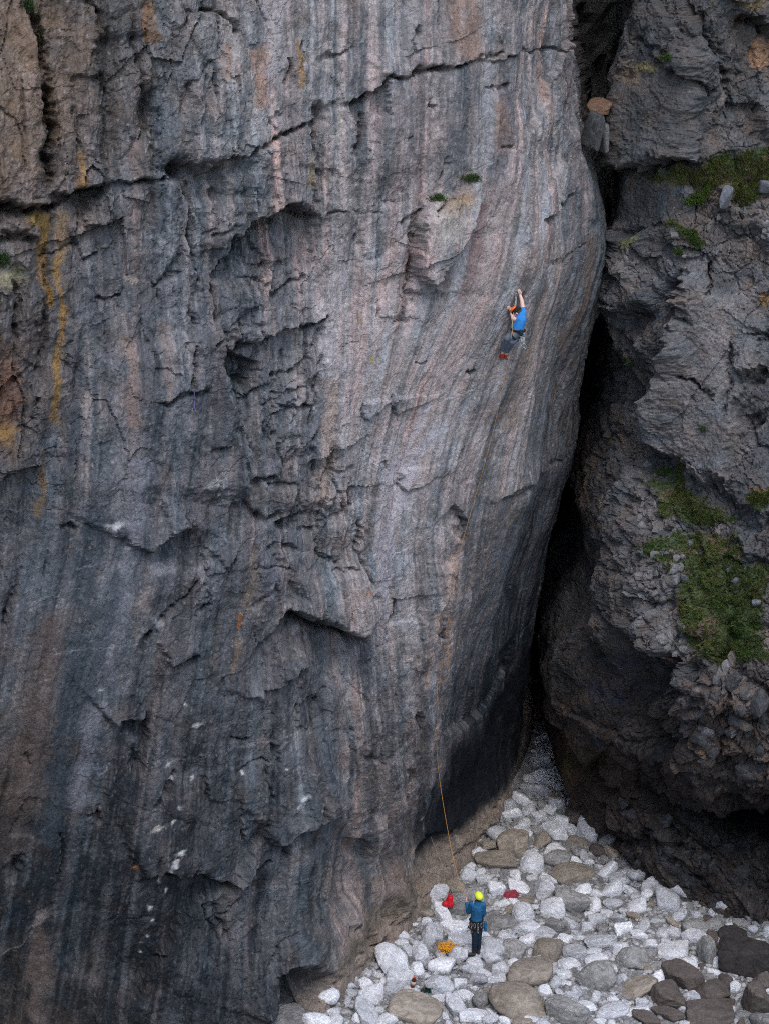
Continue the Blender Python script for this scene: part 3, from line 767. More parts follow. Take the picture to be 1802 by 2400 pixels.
patch(372,575,10,12,(.42,.42,.42),.5); patch(312,650,14,12,(.42,.37,.32),.6); patch(495,1130,20,10,(.4,.4,.4),.5,40); patch(380,1332,26,18,(.40,.39,.40),.4); patch(460,1335,24,10,(.40,.40,.42),.35); patch(268,1235,16,6,WH,.7); patch(310,1287,10,4,WH,.6)
patch(708,1485,15,9,(.40,.38,.39),.6); patch(850,1375,14,8,(.42,.27,.2),.8); patch(765,840,9,6,WH,.8,40); patch(462,1692,11,5,WH,.8,20); patch(395,1790,9,5,WH,.85,40); patch(442,1820,5,4,WH,.8); patch(400,1822,7,5,WH,.8); patch(384,1850,5,7,WH,.8); patch(415,1880,5,7,WH,.85)
patch(365,1938,15,5,(.5,.48,.44),.9,10); patch(402,1918,7,5,WH,.8,50); patch(416,1990,7,6,WH,.9); patch(408,2008,4,10,WH,.8,-20); patch(402,2026,5,5,WH,.8); patch(375,2070,5,7,WH,.8); patch(388,2093,3,6,WH,.8); patch(353,2129,5,6,WH,.95); patch(353,2170,4,6,WH,.85); patch(353,2205,4,4,WH,.85); patch(331,2226,5,4,WH,.95,30); patch(322,2253,4,3,WH,.85)
patch(315,2037,9,7,(.42,.17,.07),.95); patch(570,1802,4,4,WH,.9); patch(668,1795,5,4,WH,.9); patch(700,1862,6,5,WH,.8); patch(694,1880,5,4,WH,.7); patch(435,1648,4,4,WH,.8); patch(240,1615,5,4,WH,.5)
patch(872,840,3,7,(.4,.33,.05),.8); patch(847,745,3,12,(.38,.2,.05),.8); patch(665,1100,60,12,(.16,.15,.17),.4,-40); patch(90,2165,30,9,(.24,.23,.23),.6,25); patch(95,2150,12,16,(.28,.26,.26),.6)
patch(1190,1900,60,30,(.24,.2,.2),.5); patch(985,1915,10,8,(.42,.32,.28),.7); patch(955,1995,12,10,(.42,.32,.28),.6); patch(760,2060,30,60,(.3,.25,.2),.3)
def region(pts, col, k=.9, edge=30, n=.5, fq=1.4):
    ii, m, q = LW.inside(pts, edge)
    x = S.ravel()[ii]; z = Z.ravel()[ii]; f = FLOW.ravel()[ii]
    m = np.clip(m*(1+n*(.8*fbm(f*fq*2.4, z*fq*.5, 4, 95)+.8*fbm(x*3, z*3, 4, 96)))*k, 0, 1)*(m > 0)
    sh_ = (1+.35*fbm(x*5, z*4, 4, 97))[:, None]
    c = C.reshape(-1, 3); c[ii] = c[ii]*(1-m[:, None])+np.array(col, np.float32)*sh_*m[:, None]
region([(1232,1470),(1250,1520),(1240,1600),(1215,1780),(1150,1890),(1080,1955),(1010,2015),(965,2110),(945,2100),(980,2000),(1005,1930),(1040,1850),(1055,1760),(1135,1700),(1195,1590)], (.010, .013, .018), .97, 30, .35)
region([(690,2420),(770,2310),(800,2215),(860,2160),(905,2110),(960,2095),(1010,2010),(1080,1955),(1150,1880),(1195,1840),(1218,1800),(1232,1830),(1225,1900),(1180,1990),(1110,2060),(1060,2120),(990,2210),(850,2350),(780,2430)], (.25, .205, .172), .9, 22, .75)
region([(640,2420),(655,2310),(690,2280),(745,2300),(735,2350),(700,2420)], (.03, .034, .038), .75, 26, .6)  # darkness of the cave mouth put into the colour over its recess
region([(860,2140),(930,2080),(960,2110),(880,2190),(800,2260),(770,2300),(780,2240)], (.075, .066, .055), .6, 16, .6)
# thin calcite veins
def vein(pts, w=1.3, col=(.30, .30, .32), k=.42): stain(pts, w, col, k, .2)
vein([(60,1425),(120,1400),(200,1385)]); vein([(118,1510),(145,1545),(185,1530),(225,1505),(270,1485)]); vein([(70,1395),(82,1440),(98,1420)]); vein([(180,1335),(260,1320)]); vein([(215,1840),(240,1815),(262,1790)]); vein([(0,2235),(40,2215),(75,2185),(100,2165)], 2.5)
vein([(250,2190),(290,2130),(310,2080)]); vein([(230,1590),(290,1490)]); vein([(590,1080),(610,1120),(640,1150)], 4)
C = np.clip(C, .008, .8)
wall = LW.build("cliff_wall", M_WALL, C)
tag(wall, "tall dark limestone sea cliff streaked grey, pink and ochre, split by one long rising crack", kind="structure")
del CT, U, V, wS, wZ, f1, f2, f3, e1, e2, e3, streak, st2, st3, fk, hue, warmn, lum
# ------------------------------------------------------------------ the buttress right of the gully
R_EDGE = [(1490,-60),(1482,0),(1462,60),(1448,140),(1440,210),(1432,245),(1424,320),(1420,370),(1430,400),(1432,440),(1428,520),(1430,600),(1422,650),(1412,690),(1420,760),(1424,850),(1432,900),(1424,960),(1410,1010),(1400,1050),(1380,1090),(1362,1150),
          (1346,1170),(1350,1230),(1352,1280),(1345,1340),(1330,1380),(1300,1430),(1284,1480),(1272,1530),(1268,1590),(1282,1620),(1296,1660),(1306,1720),(1322,1800),(1336,1860),(1375,1900),(1400,1980)]
R_EDGE = [(x+(16 if y < 640 else 4), y) for x, y in R_EDGE]
R_LEV = [
 (-1.6, [(6.4, 26), (5.3, 13), (6.1, 4.8), (6.9, 2.6), (8.2, 1.2), (10.6, 0.1), (15, -3)]),
 (0.0,  [(6.4, 26), (5.3, 13), (6.1, 4.9), (6.9, 2.7), (8.2, 1.4), (10.6, 0.3), (15, -3)]),
 (2.5,  [(6.2, 26), (5.1, 13), (5.6, 5.6), (6.7, 3.6), (8.2, 2.6), (10.6, 1.9), (15, -2.5)]),
 (5.0,  [(6.1, 26), (5.0, 13), (4.8, 5.3), (6.2, 1.8), (8.0, -0.2), (10.3, -1.6), (15, -4)]),
 (7.5,  [(6.1, 26), (5.0, 13), (4.4, 5.0), (6.0, 0.9), (7.9, -1.6), (10.2, -2.6), (15, -4.5)]),
 (10.0, [(6.2, 26), (5.2, 13), (4.5, 4.6), (6.2, 0.9), (8.0, -1.0), (10.2, -1.9), (15, -3.5)]),
 (12.5, [(6.6, 26), (5.8, 13), (5.1, 4.2), (6.7, 1.2), (8.3, 0.2), (10.4, -0.6), (15, -2)]),
 (15.0, [(7.0, 26), (6.3, 13), (5.6, 3.7), (7.1, 1.5), (8.6, 1.1), (10.6, 0.4), (15, -1)]),
 (18.5, [(7.2, 26), (6.5, 12), (5.9, 3.3), (7.3, 1.7), (8.8, 1.6), (10.8, 1.3), (15, 0)]),
 (21.0, [(7.2, 26), (6.5, 12), (5.8, 3.0), (7.3, 1.7), (8.9, 2.0), (10.9, 2.4), (15, 1.5)]),
 (24.0, [(7.4, 26), (6.7, 12), (6.1, 3.0), (7.5, 1.6), (9.0, 1.9), (11.0, 2.3), (15, 1.5)]),
 (36.0, [(8.0, 26), (7.4, 13), (7.0, 4.0), (8.3, 3.2), (9.6, 3.4), (11.4, 3.8), (15, 3)]),
]
RB = Sheet(R_LEV, [12, 46, 74, 86, 96, 40], (-1.6, 27.0), 960, 36.0, 24, ref=3, edge_px=R_EDGE, edge_k=2, edge_y=4.0, sm=(7, 5))
RB.setup((.22, .07))
S2 = RB.S.astype(np.float32); Z2 = RB.Z.astype(np.float32)
# tone, broken, warm
RT = RB.rbf([
 (1500,60,.4,.5,.05),(1470,200,.38,.5,.05),(1560,120,.3,.6,.05),(1600,60,.35,.5,.1),(1750,40,.45,.6,.35),(1780,100,.3,.5,.02),(1700,160,.35,.8,.05),(1790,120,.45,.8,.6),(1640,250,.42,.6,.03),(1500,300,.5,.5,.15),(1600,330,.35,.6,.1),(1700,300,.5,.8,.3),(1780,280,.5,.6,.05),
 (1450,350,.5,.5,.08),(1560,370,.32,.6,.15),(1550,440,.4,.5,.05),(1450,440,.3,.4,0),(1450,520,.25,.4,0),(1560,500,.48,.6,.1),(1680,420,.5,.8,.3),(1700,500,.5,.9,.25),(1640,560,.5,.9,.2),(1780,560,.5,1,.35),(1480,580,.55,.8,.15),(1550,640,.5,.9,.15),(1700,650,.5,.8,.15),
 (1480,680,.5,.9,.15),(1500,750,.3,.8,.02),(1540,800,.35,.8,.05),(1650,700,.5,.3,.03),(1700,750,.5,.3,0),(1780,650,.5,.9,.3),(1480,850,.5,.9,.2),(1550,860,.42,.8,.1),(1640,850,.52,.3,.05),(1750,850,.55,.6,.1),(1480,930,.52,.8,.2),(1470,1000,.45,.8,.15),(1540,960,.48,.5,.2),(1640,980,.48,.4,.08),(1720,950,.45,.6,.12),(1780,1050,.3,.9,.05),
 (1420,1060,.38,.6,.2),(1380,1170,.3,.4,.5),(1440,1150,.34,.5,.1),(1400,1280,.34,.4,.05),(1420,1380,.36,.4,.03),(1340,1450,.35,.4,.03),(1400,1450,.3,.4,.08),(1450,1480,.35,.4,.2),(1350,1560,.36,.4,.03),(1500,1100,.6,1,.12),(1540,1060,.5,.9,.1),(1480,1250,.62,1,.12),(1600,1150,.5,1,.1),(1700,1100,.5,.8,.1),
 (1550,1300,.62,1.1,.12),(1500,1400,.52,1,.12),(1560,1400,.6,1.1,.12),(1470,1500,.38,.7,.05),(1530,1480,.36,.8,.05),(1580,1460,.62,1,.12),(1650,1300,.5,.9,.1),(1750,1400,.5,.9,.2),(1400,1600,.45,.5,.1),(1480,1600,.28,.5,.03),(1560,1570,.28,.8,.05),(1640,1560,.5,1,.12),(1720,1560,.5,1,.2),
 (1340,1640,.38,.4,.25),(1430,1700,.35,.4,.25),(1520,1680,.22,.6,.1),(1620,1680,.5,1,.15),(1720,1680,.5,1.1,.45),(1780,1750,.42,1.1,.35),(1320,1760,.25,.4,.6),(1370,1800,.26,.4,.65),(1450,1780,.3,.5,.4),(1560,1780,.22,.7,.3),(1660,1780,.45,1,.2),(1750,1850,.35,1.1,.15),
 (1360,1900,.35,.5,.8),(1440,1900,.5,.8,.3),(1540,1880,.48,.9,.35),(1650,1900,.3,.9,.05),(1760,1960,.25,.9,.1),(1420,1980,.35,.8,.1),(1500,2000,.3,.8,.1),(1600,1980,.32,.9,.05),(1480,2060,.45,.6,.35),(1600,2080,.42,.7,.2),(1750,2100,.42,.7,.2),
])
TONE2, BRK2, WARM2 = RT[..., 0].copy(), RT[..., 1].copy(), RT[..., 2].copy()
D2 = RB.D
for _pts, _kb, _dt in (([(1612,620),(1655,600),(1660,680),(1740,700),(1775,730),(1795,800),(1765,900),(1730,960),(1705,1130),(1640,1130),(1570,1070),(1530,1010),(1562,880),(1570,760),(1587,690)], .25, .10),
                  ([(1490,180),(1560,160),(1650,230),(1680,330),(1640,370),(1560,375),(1440,370),(1440,250)], .55, .02),
                  ([(1440,400),(1570,400),(1600,480),(1540,520),(1450,510)], .45, .0),
                  ([(1300,1400),(1400,1280),(1425,1480),(1400,1600),(1300,1640),(1275,1560)], .4, .03),
                  ([(1760,60),(1810,50),(1810,110),(1780,110)], .5, 0), ([(1700,1130),(1810,1090),(1810,1200),(1740,1190)], .6, .05)):
    _i, _m, _q = RB.inside(_pts, 14)
    BRK2.ravel()[_i] *= 1-(1-_kb)*_m; TONE2.ravel()[_i] += _dt*_m
wS = S2+.12*fbm(S2*1.3, Z2*1.3, 3, 201)+.05*fbm(S2*6, Z2*6, 3, 203); wZ = Z2+.12*fbm(S2*1.3+9, Z2*1.3, 3, 202)+.05*fbm(S2*6, Z2*6+5, 3, 204)
cb, sb = math.cos(math.radians(-32)), math.sin(math.radians(-32))
U = wS*cb+wZ*sb; V = -wS*sb+wZ*cb
D2 += .40*fbm(S2/2.6, Z2/3.2, 3, 205)
B2 = .85*sst(.32, 1.05, BRK2)
D2 += (.4+.75*B2)*crystal(U*.42, V*.36, 211, 1.1, .5)
f1, e1, r1 = facet(U*1.2, V*1.5, 223, 1.0, 1.1); D2 += (.04+.15*B2)*f1
D2 += (.08+.20*B2)*crystal(U*1.6, V*1.9, 225, 1.1)
f2, e2, r2 = facet(wS*2.7, wZ*2.3, 237, 1.0, 1.2); D2 += (.015+.08*B2)*f2
D2 += (.03+.08*B2)*crystal(U*3.8, V*4.4, 239, 1.2)
f3, e3, r3 = facet(wS*6.0, wZ*4.8, 241, 1.0, 1.1); D2 += (.008+.035*B2)*f3
D2 += (.012+.03*B2)*crystal(wS*9, wZ*8, 242, 1.2)
f4, e4, r4 = facet(wS*13, wZ*11, 243, 1.0, 1.1); D2 += .016*f4*(B2+.2)
D2 -= B2*(.12*(1-e1)*(r1 > .4)+.07*(1-e2)+.035*(1-e3))
D2 += .02*fbm(U*5, V*12, 3, 246)+.02*fbm(S2*14, Z2*14, 2, 247)
D2 -= np.median(D2)
W = RB
# big blocks and steps
W.groove([(1440,372),(1470,392),(1520,395),(1560,378),(1640,372)], 11, .9); W.step([(1430,380),(1470,396),(1520,398),(1560,378),(1640,370)], .85, 1.6, 6)
W.groove([(1580,0),(1620,40),(1650,60),(1672,110),(1685,160),(1700,180),(1740,195)], 10, .7)
W.step([(1740,195),(1700,180),(1685,160),(1672,110),(1650,60),(1580,10)], .4, 1.2, 6)
W.groove([(1740,40),(1780,55),(1810,90)], 11, .7); W.step([(1730,30),(1780,50),(1820,90)], .6, 1.0, 6)
W.groove([(1575,165),(1610,170),(1650,205),(1680,215)], 4, .25); W.step([(1575,165),(1610,170),(1650,205)], .2, .8, 4)
W.groove([(1500,90),(1570,120),(1600,140)], 4, .2); W.groove([(1700,190),(1702,250),(1720,260)], 7, .4); W.step([(1760,330),(1780,300),(1785,245)], -.4, .9, 4)
W.poly([(1782,250),(1830,240),(1830,345),(1790,340),(1778,300)], .35, 6); W.poly([(1684,445),(1718,432),(1714,470),(1695,492),(1684,480)], .4, 4); W.poly([(1640,0),(1672,0),(1660,30),(1645,25)], .3, 3)
W.groove([(1436,520),(1480,545),(1525,540),(1560,515)], 6, .35); W.step([(1525,540),(1480,548),(1436,520)], .3, .9, 6)
# cleft left of the smooth slab, then on down the front rib
W.groove([(1606,625),(1592,660),(1582,700),(1576,740),(1572,800),(1568,860),(1556,900),(1542,950),(1528,1000),(1514,1050)], 13, 1.0)
W.step([(1606,620),(1592,660),(1582,700),(1576,740),(1572,800),(1568,860),(1556,900),(1542,950),(1528,1000),(1514,1050)], .8, 2.2, 4)
W.step([(1512,1050),(1490,1090),(1462,1160),(1448,1210),(1442,1260),(1438,1320),(1432,1400),(1424,1480),(1412,1540)], .85, 1.6, 5)
W.groove([(1510,1055),(1486,1092),(1458,1160),(1445,1210),(1438,1260),(1434,1320),(1428,1400),(1418,1480)], 7, .5)
W.poly([(1612,620),(1655,600),(1660,680),(1740,700),(1770,730),(1790,790),(1760,880),(1720,960),(1700,1130),(1620,1120),(1560,1060),(1530,1010),(1562,880),(1568,760),(1585,690)], .22, 6)
W.groove([(1660,610),(1662,660),(1655,700)], 5, .4); W.groove([(1590,880),(1620,888),(1650,910),(1680,935)], 5, .4); W.groove([(1740,780),(1790,785),(1810,800)], 5, .4); W.groove([(1720,1030),(1760,1010),(1800,960)], 6, .4)
W.groove([(1712,780),(1716,850),(1708,930),(1690,990)], 5, .25); W.groove([(1730,880),(1770,890),(1800,870)], 10, .5); W.step([(1720,860),(1760,872),(1800,850)], .3, .7, 5)
W.blob(1500,750,60,26,-.55,20); W.blob(1480,690,60,40,.2); W.groove([(1450,960),(1490,970),(1520,980)], 10, .35)
W.poly([(1690,1130),(1810,1080),(1810,1200),(1720,1190)], .25, 6)
W.poly([(1712,1245),(1745,1240),(1810,1245),(1810,1300),(1790,1318),(1745,1300)], .3, 5)
# broken rib, dark undercut, hanging blocky mass
W.poly([(1536,1300),(1590,1290),(1600,1330),(1580,1400),(1540,1410),(1500,1380)], .25, 6)
W.step([(1545,1530),(1600,1532),(1604,1480)], .5, .8, 5); W.poly([(1540,1420),(1600,1430),(1604,1500),(1590,1535),(1545,1530),(1530,1500)], .3, 6)
W.poly([(1550,1540),(1600,1540),(1592,1660),(1560,1650)], -.5, 8); W.groove([(1592,1560),(1600,1620),(1590,1660),(1600,1740)], 13, .9)
W.step([(1606,1790),(1598,1740),(1610,1660),(1600,1590),(1620,1540)], -.9, 2.2, 7)
W.groove([(1635,1550),(1645,1610),(1640,1680),(1625,1740)], 6, .35); W.groove([(1640,1660),(1690,1672),(1712,1650)], 8, .45); W.groove([(1712,1580),(1715,1640),(1705,1700),(1690,1790)], 8, .4)
W.groove([(1655,1700),(1680,1740),(1710,1780)], 6, .3)
W.step([(1590,1865),(1660,1852),(1720,1870),(1820,1900)], .6, 1.2, 8); W.blob(1720,1890,110,36,-1.1,-8); W.blob(1780,1920,80,30,-1.0)
W.groove([(1412,1830),(1414,1880),(1405,1920)], 11, .8); W.groove([(1300,1680),(1350,1700),(1395,1770),(1412,1830)], 9, .3); W.step([(1296,1655),(1350,1700),(1395,1770),(1412,1840)], .45, 1.3, 8)
W.groove([(1412,1960),(1480,1975),(1540,1960)], 9, .5); W.groove([(1560,1980),(1620,2040),(1680,2090)], 9, .4); W.groove([(1480,1950),(1560,1975),(1640,1985),(1700,2010)], 8, .4)
W.groove([(1585,1830),(1578,1900),(1592,1960)], 9, .5); W.groove([(1500,1740),(1508,1800),(1496,1860)], 9, .3); W.groove([(1560,1720),(1555,1800)], 9, .3)
W.poly([(1425,1870),(1480,1860),(1570,1880),(1560,1940),(1500,1945),(1440,1930)], .3, 9)
W.blob(1330,1530,50,90,.35); W.blob(1480,1700,60,60,.3)
RB.final()
t = .05-.17*sst(9.5, 5.5, Z2)+TONE2+.14*fbm(S2*1.2, Z2*1.2, 4, 271)+.14*(r2-.5)*BRK2+.12*(r3-.5)*BRK2+.08*(r1-.5)+.10*fbm(S2*6, Z2*6, 4, 275)  # darker toward the base: undercut shade put into the colour
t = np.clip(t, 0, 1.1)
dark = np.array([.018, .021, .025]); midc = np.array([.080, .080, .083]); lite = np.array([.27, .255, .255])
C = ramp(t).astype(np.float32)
hue = fbm(S2*.9+40, Z2*.9, 4, 276)
C *= 1+np.clip(hue, 0, 1)[..., None]*np.array([.25, .06, -.04])+np.clip(-hue, 0, 1)[..., None]*np.array([-.2, -.02, .10])
wn_ = np.clip(WARM2*1.2-.12+.12*sst(12, 6, Z2)+.5*fbm(S2*2.1, Z2*2.1, 4, 279)*(WARM2 > .06), 0, 1)
C = C*(1-wn_[..., None])+wn_[..., None]*(np.array([.20, .125, .080])*(.2+1.3*t)[..., None])
fk = perlin(S2*19, Z2*19, 281); C = mix(C, (.42, .41, .41), .5*sst(.6, .8, fk)*np.clip(TONE2, .2, 1))
# turf: soil and moss colour under the blades
GRASS = {}
def grass_mask(pts, thr=0.0, edge=26):
    ii, m, q = RB.inside(pts, edge)
    x = S2.ravel()[ii]; z = Z2.ravel()[ii]
    n = fbm(x*1.7, z*1.7, 5, 301, gain=.65)
    return ii, np.clip(sst(.3, .7, m*.9+.55*n-thr), 0, 1)
TURF = [
 ("big", [(1500,1290),(1530,1250),(1580,1232),(1660,1240),(1720,1240),(1745,1300),(1800,1330),(1815,1560),(1760,1540),(1700,1555),(1640,1540),(1600,1450),(1590,1380),(1560,1310)], .13, 26000,
   "large patch of dark green turf sloping down the broken right-hand cliff"),
 ("upper", [(1480,420),(1640,375),(1700,350),(1815,340),(1815,420),(1780,455),(1720,480),(1700,450),(1600,440)], .12, 9000,
   "olive turf ledge high on the right-hand cliff beside the picture's edge"),
 ("mid", [(1500,1120),(1560,1080),(1610,1140),(1660,1170),(1720,1210),(1700,1250),(1640,1240),(1540,1220)], .16, 6500,
   "thin scattered tufts of grass just below the smooth grey slab"),
 ("edge", [(1720,1165),(1760,1150),(1815,1140),(1815,1190),(1760,1195),(1725,1190)], .16, 2200,
   "small turf ledge at the right edge below the slab, above the bigger turf"),
 ("bush", [(1595,455),(1625,438),(1665,440),(1670,465),(1640,480),(1600,482)], .12, 2600,
   "bright green bushy clump on the rocks beneath the upper turf ledge"),
 ("moss", [(1700,430),(1790,430),(1800,460),(1760,480),(1715,472)], .05, 2500,
   "flat mossy green shelf directly beside the small grey upright rock"),
 ("low", [(1520,530),(1560,512),(1590,505),(1640,560),(1660,575),(1630,590),(1580,540),(1530,548)], .20, 1800,
   "sparse line of green tufts on the ledge above the broken rib"),
]
for nm, pts, thr, nb, lab in TURF:
    ii, m = grass_mask(pts, thr)
    GRASS[nm] = (ii, m)
    c = C.reshape(-1, 3); mm = (m*.8)[:, None]
    x = S2.ravel()[ii]; z = Z2.ravel()[ii]
    soil = np.where((fbm(x*1.4, z*1.4, 3, 305) > .22)[:, None], np.array([.12, .082, .052]), np.array([.045, .068, .018]))
    c[ii] = c[ii]*(1-mm)+soil*mm
S, Z, FLOW = S2, Z2, S2; LWold = LW
def patch2(px, py, rx, ry, col, k=.8, rot=0, n=.5, fq=4.0):
    ii, g = RB.blob(px, py, rx, ry, 0, rot)
    x = S2.ravel()[ii]; z = Z2.ravel()[ii]
    m = np.clip(sst(.3, .75, g+n*.6*fbm(x*fq, z*fq, 4, 92))*k, 0, 1)
    c = C.reshape(-1, 3); c[ii] = c[ii]*(1-m[:, None])+np.array(col, np.float32)*m[:, None]
patch2(1795,130,26,36,(.30,.17,.10),.85); patch2(1530,158,30,9,(.22,.19,.09),.7); patch2(1500,180,36,24,(.26,.19,.13),.5,-20); patch2(1770,12,36,10,(.22,.16,.07),.6)
patch2(1575,425,20,16,(.16,.13,.06),.6); patch2(1500,560,30,16,(.18,.19,.07),.6,20); patch2(1545,430,3,3,(.5,.25,.05),.9); patch2(1475,840,16,14,(.34,.23,.17),.7); patch2(1515,900,14,12,(.4,.38,.37),.6)
patch2(1415,1035,14,22,(.2,.14,.08),.7); patch2(1358,1180,16,34,(.16,.07,.065),.7); patch2(1408,1170,6,26,(.3,.27,.25),.5,8); patch2(1412,1450,18,34,(.15,.085,.045),.85); patch2(1790,700,14,16,(.3,.17,.06),.7); patch2(1400,1620,40,30,(.04,.05,.075),.5)
patch2(1430,1640,22,30,(.035,.04,.065),.6,-30); patch2(1720,1680,30,24,(.26,.15,.11),.6); patch2(1680,1730,26,30,(.24,.16,.10),.5); patch2(1370,1930,40,22,(.27,.16,.13),.6); patch2(1340,1790,20,60,(.11,.085,.035),.6); patch2(1540,1550,12,9,(.42,.28,.22),.9); patch2(1620,1285,10,12,(.30,.31,.36),.7); patch2(1780,1150,30,9,(.26,.15,.08),.6)
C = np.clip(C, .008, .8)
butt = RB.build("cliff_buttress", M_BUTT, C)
tag(butt, "blocky grey cliff right of the dark gully with turf ledges and an undercut base", kind="structure")
del f1, f2, f3, f4, e1, e2, e3, e4, U, V, wS, wZ, fk, t

# end of the gully: the two cliffs meet behind
gx = np.linspace(-2, 14, 60); gz = np.linspace(-2, 36, 110)
GX, GZ = np.meshgrid(gx, gz)
GY = 22+.8*fbm(GX*.5, GZ*.4, 4, 400)+.3*facet(GX*.9, GZ*.7, 401)[0]
idx = np.arange(GX.size).reshape(GX.shape)
F = np.stack([idx[:-1, :-1], idx[:-1, 1:], idx[1:, 1:], idx[1:, :-1]], -1).reshape(-1, 4)
me = mesh_np("gully_wall", np.stack([GX, GY, GZ], -1).reshape(-1, 3), F); set_col(me, np.full((GX.size, 3), .10)*(1+.3*fbm(GX*2, GZ*2, 3, 403).reshape(-1, 1)))
tag(obj("gully_wall", me, M_BUTT), "dark rock closing the back of the narrow gully", kind="structure")

# unseen rock under the camera and to the left, shaped to block sky light
hp = [(-15.5, -9), (-20, -16), (-24, -26), (-25, -36), (-20, -42.5), (-8, -43.6), (0, -43.4), (8, -43.8), (18, -46), (34, -50)]
hz = np.concatenate([np.linspace(-2, 23.2, 60)]); hu = np.linspace(0, len(hp)-1, 260)
HX = np.interp(hu, range(len(hp)), [p[0] for p in hp]); HY = np.interp(hu, range(len(hp)), [p[1] for p in hp])
nx_ = np.gradient(HY); ny_ = -np.gradient(HX); ln_ = np.hypot(nx_, ny_); nx_ /= ln_; ny_ /= ln_
UU, ZZ = np.meshgrid(hu, hz)
dd = -1.4*(1-ZZ/24)*1.0+.8*fbm(UU*1.3, ZZ*.15, 4, 801)+.5*crystal(UU*1.8, ZZ*.3, 802)-.8
VX = HX[None]+nx_[None]*dd; VY = HY[None]+ny_[None]*dd
V1 = np.stack([VX, VY, ZZ], -1)
V1 = np.concatenate([V1, np.stack([HX+nx_*8, HY+ny_*8, np.full_like(HX, 24.0)], -1)[None], np.stack([HX+nx_*60, HY+ny_*60, np.full_like(HX, 26.0)], -1)[None]], 0)
cen = np.array([0, -20.0])
if ((V1[30, 130, :2]-cen)**2).sum() > ((np.array([HX[130], HY[130]])-cen)**2).sum(): pass
idx = np.arange(V1.shape[0]*V1.shape[1]).reshape(V1.shape[:2])
F = np.stack([idx[:-1, :-1], idx[:-1, 1:], idx[1:, 1:], idx[1:, :-1]], -1).reshape(-1, 4)
me = mesh_np("sky_block_headland", V1.reshape(-1, 3), F); cc = np.full((V1.shape[0]*V1.shape[1], 3), .085)*(1+.35*fbm(V1[..., 0]*.6, V1[..., 2]*.6, 4, 803).reshape(-1, 1)); set_col(me, cc)
tag(obj("sky_block_headland", me, M_BUTT), "unseen grey rock across the cove, added to block low sky light", kind="structure")
print("HEAD normal sign", nx_[130], ny_[130], V1[-1, 130])
# ------------------------------------------------------------------ beach
bx = np.concatenate([np.linspace(-90, -4, 40)[:-1], np.linspace(-4, 12, 330), np.linspace(12, 90, 40)[1:]])
by = np.concatenate([np.linspace(-90, -7.5, 40)[:-1], np.linspace(-7.5, 17, 480), np.linspace(17, 30, 12)[1:]])
BX, BY = np.meshgrid(bx, by)
BZ = ground_z(BX, BY)+.10*fbm(BX*.9, BY*.9, 3, 501)
f1, e1, r1 = facet(BX*3.6, BY*3.6, 503, .8, .5); BZ = BZ+.045*(f1+e1*.8)
f2, e2, r2 = facet(BX*9, BY*9, 505, .8, .4); BZ = BZ+.028*(f2+e2*.9)
idx = np.arange(BX.size).reshape(BX.shape)
F = np.stack([idx[:-1, :-1], idx[:-1, 1:], idx[1:, 1:], idx[1:, :-1]], -1).reshape(-1, 4)
g = (.20+.08*fbm(BX*1.2, BY*1.2, 3, 507)+.10*(r1-.5)+.08*(r2-.5))
Cb = g[..., None]*np.array([1.0, .995, 1.01])
me = mesh_np("beach", np.stack([BX, BY, BZ], -1).reshape(-1, 3), F); set_col(me, Cb.reshape(-1, 3))
tag(obj("beach", me, M_BEACH), "pale shingle between the boulders running up into the gully", kind="structure")

# ------------------------------------------------------------------ stones
def ico(sub):
    bm = bmesh.new(); bmesh.ops.create_icosphere(bm, subdivisions=sub, radius=1.0)
    V = np.array([v.co[:] for v in bm.verts]); F = np.array([[v.index for v in f.verts] for f in bm.faces]); bm.free()
    return V, F
ICO = {k: ico(k) for k in (1, 2, 3, 4)}

def n3(V, fq, seed):
    return (fbm(V[:, 0]*fq+seed, V[:, 1]*fq+V[:, 2]*fq*.7, 3, seed)+fbm(V[:, 2]*fq-seed, V[:, 0]*fq*.6-V[:, 1]*fq, 3, seed+3))*.5

def stone_verts(sub, seed, p=7.0, planes=11, rough=.05, flat=1.0):
    r = np.random.default_rng(seed)
    V = ICO[sub][0].copy()
    n = r.normal(size=(planes, 3)); n[:, 2] *= flat; n /= np.linalg.norm(n, axis=1, keepdims=True)
    n = np.concatenate([n, -n[: planes//2]*1.0, np.eye(3), -np.eye(3)])
    h = r.uniform(.68, 1.0, len(n)); h[-6:] = r.uniform(.85, 1.05, 6)
    d = np.maximum(V @ n.T, 0)/h
    rad = (d**p).sum(1)**(-1/p)
    P = V*rad[:, None]
    P *= (1+rough*n3(V, 2.2, seed % 97)+rough*.45*n3(V, 7, seed % 89+7))[:, None]
    P /= np.abs(P).max(0)
    return P

def stone_mesh(name, sub, seed, **k):
    return mesh_np(name, stone_verts(sub, seed, **k), ICO[sub][1], smooth=k.get("p", 7) < 12)

def stone_mat(name, a, b, fine=5.5, bump=.045, rnd_=.17, grain=(.84, 1.15)):
    return rock_material(name, base=(a, b), fine=fine, bump=bump, stretch=(1, 1, 1), objrand=rnd_, grain=grain, mid=(.88, 1.13))
SM = {
 'white': stone_mat("pale_stone", (.50, .515, .55), (.74, .75, .78)),
 'pale': stone_mat("light_grey_stone", (.34, .355, .385), (.56, .57, .60)),
 'grey': stone_mat("grey_stone", (.17, .17, .17), (.33, .325, .32)),
 'tan': stone_mat("tan_stone", (.18, .155, .13), (.32, .28, .235)),
 'brown': stone_mat("brown_stone", (.075, .063, .056), (.125, .106, .096)),
 'black': stone_mat("black_stone", (.022, .02, .02), (.045, .04, .038)),
}
WORD = {'white': 'white', 'pale': 'light grey', 'grey': 'mid grey', 'tan': 'tan', 'brown': 'dark brown', 'black': 'blackish'}
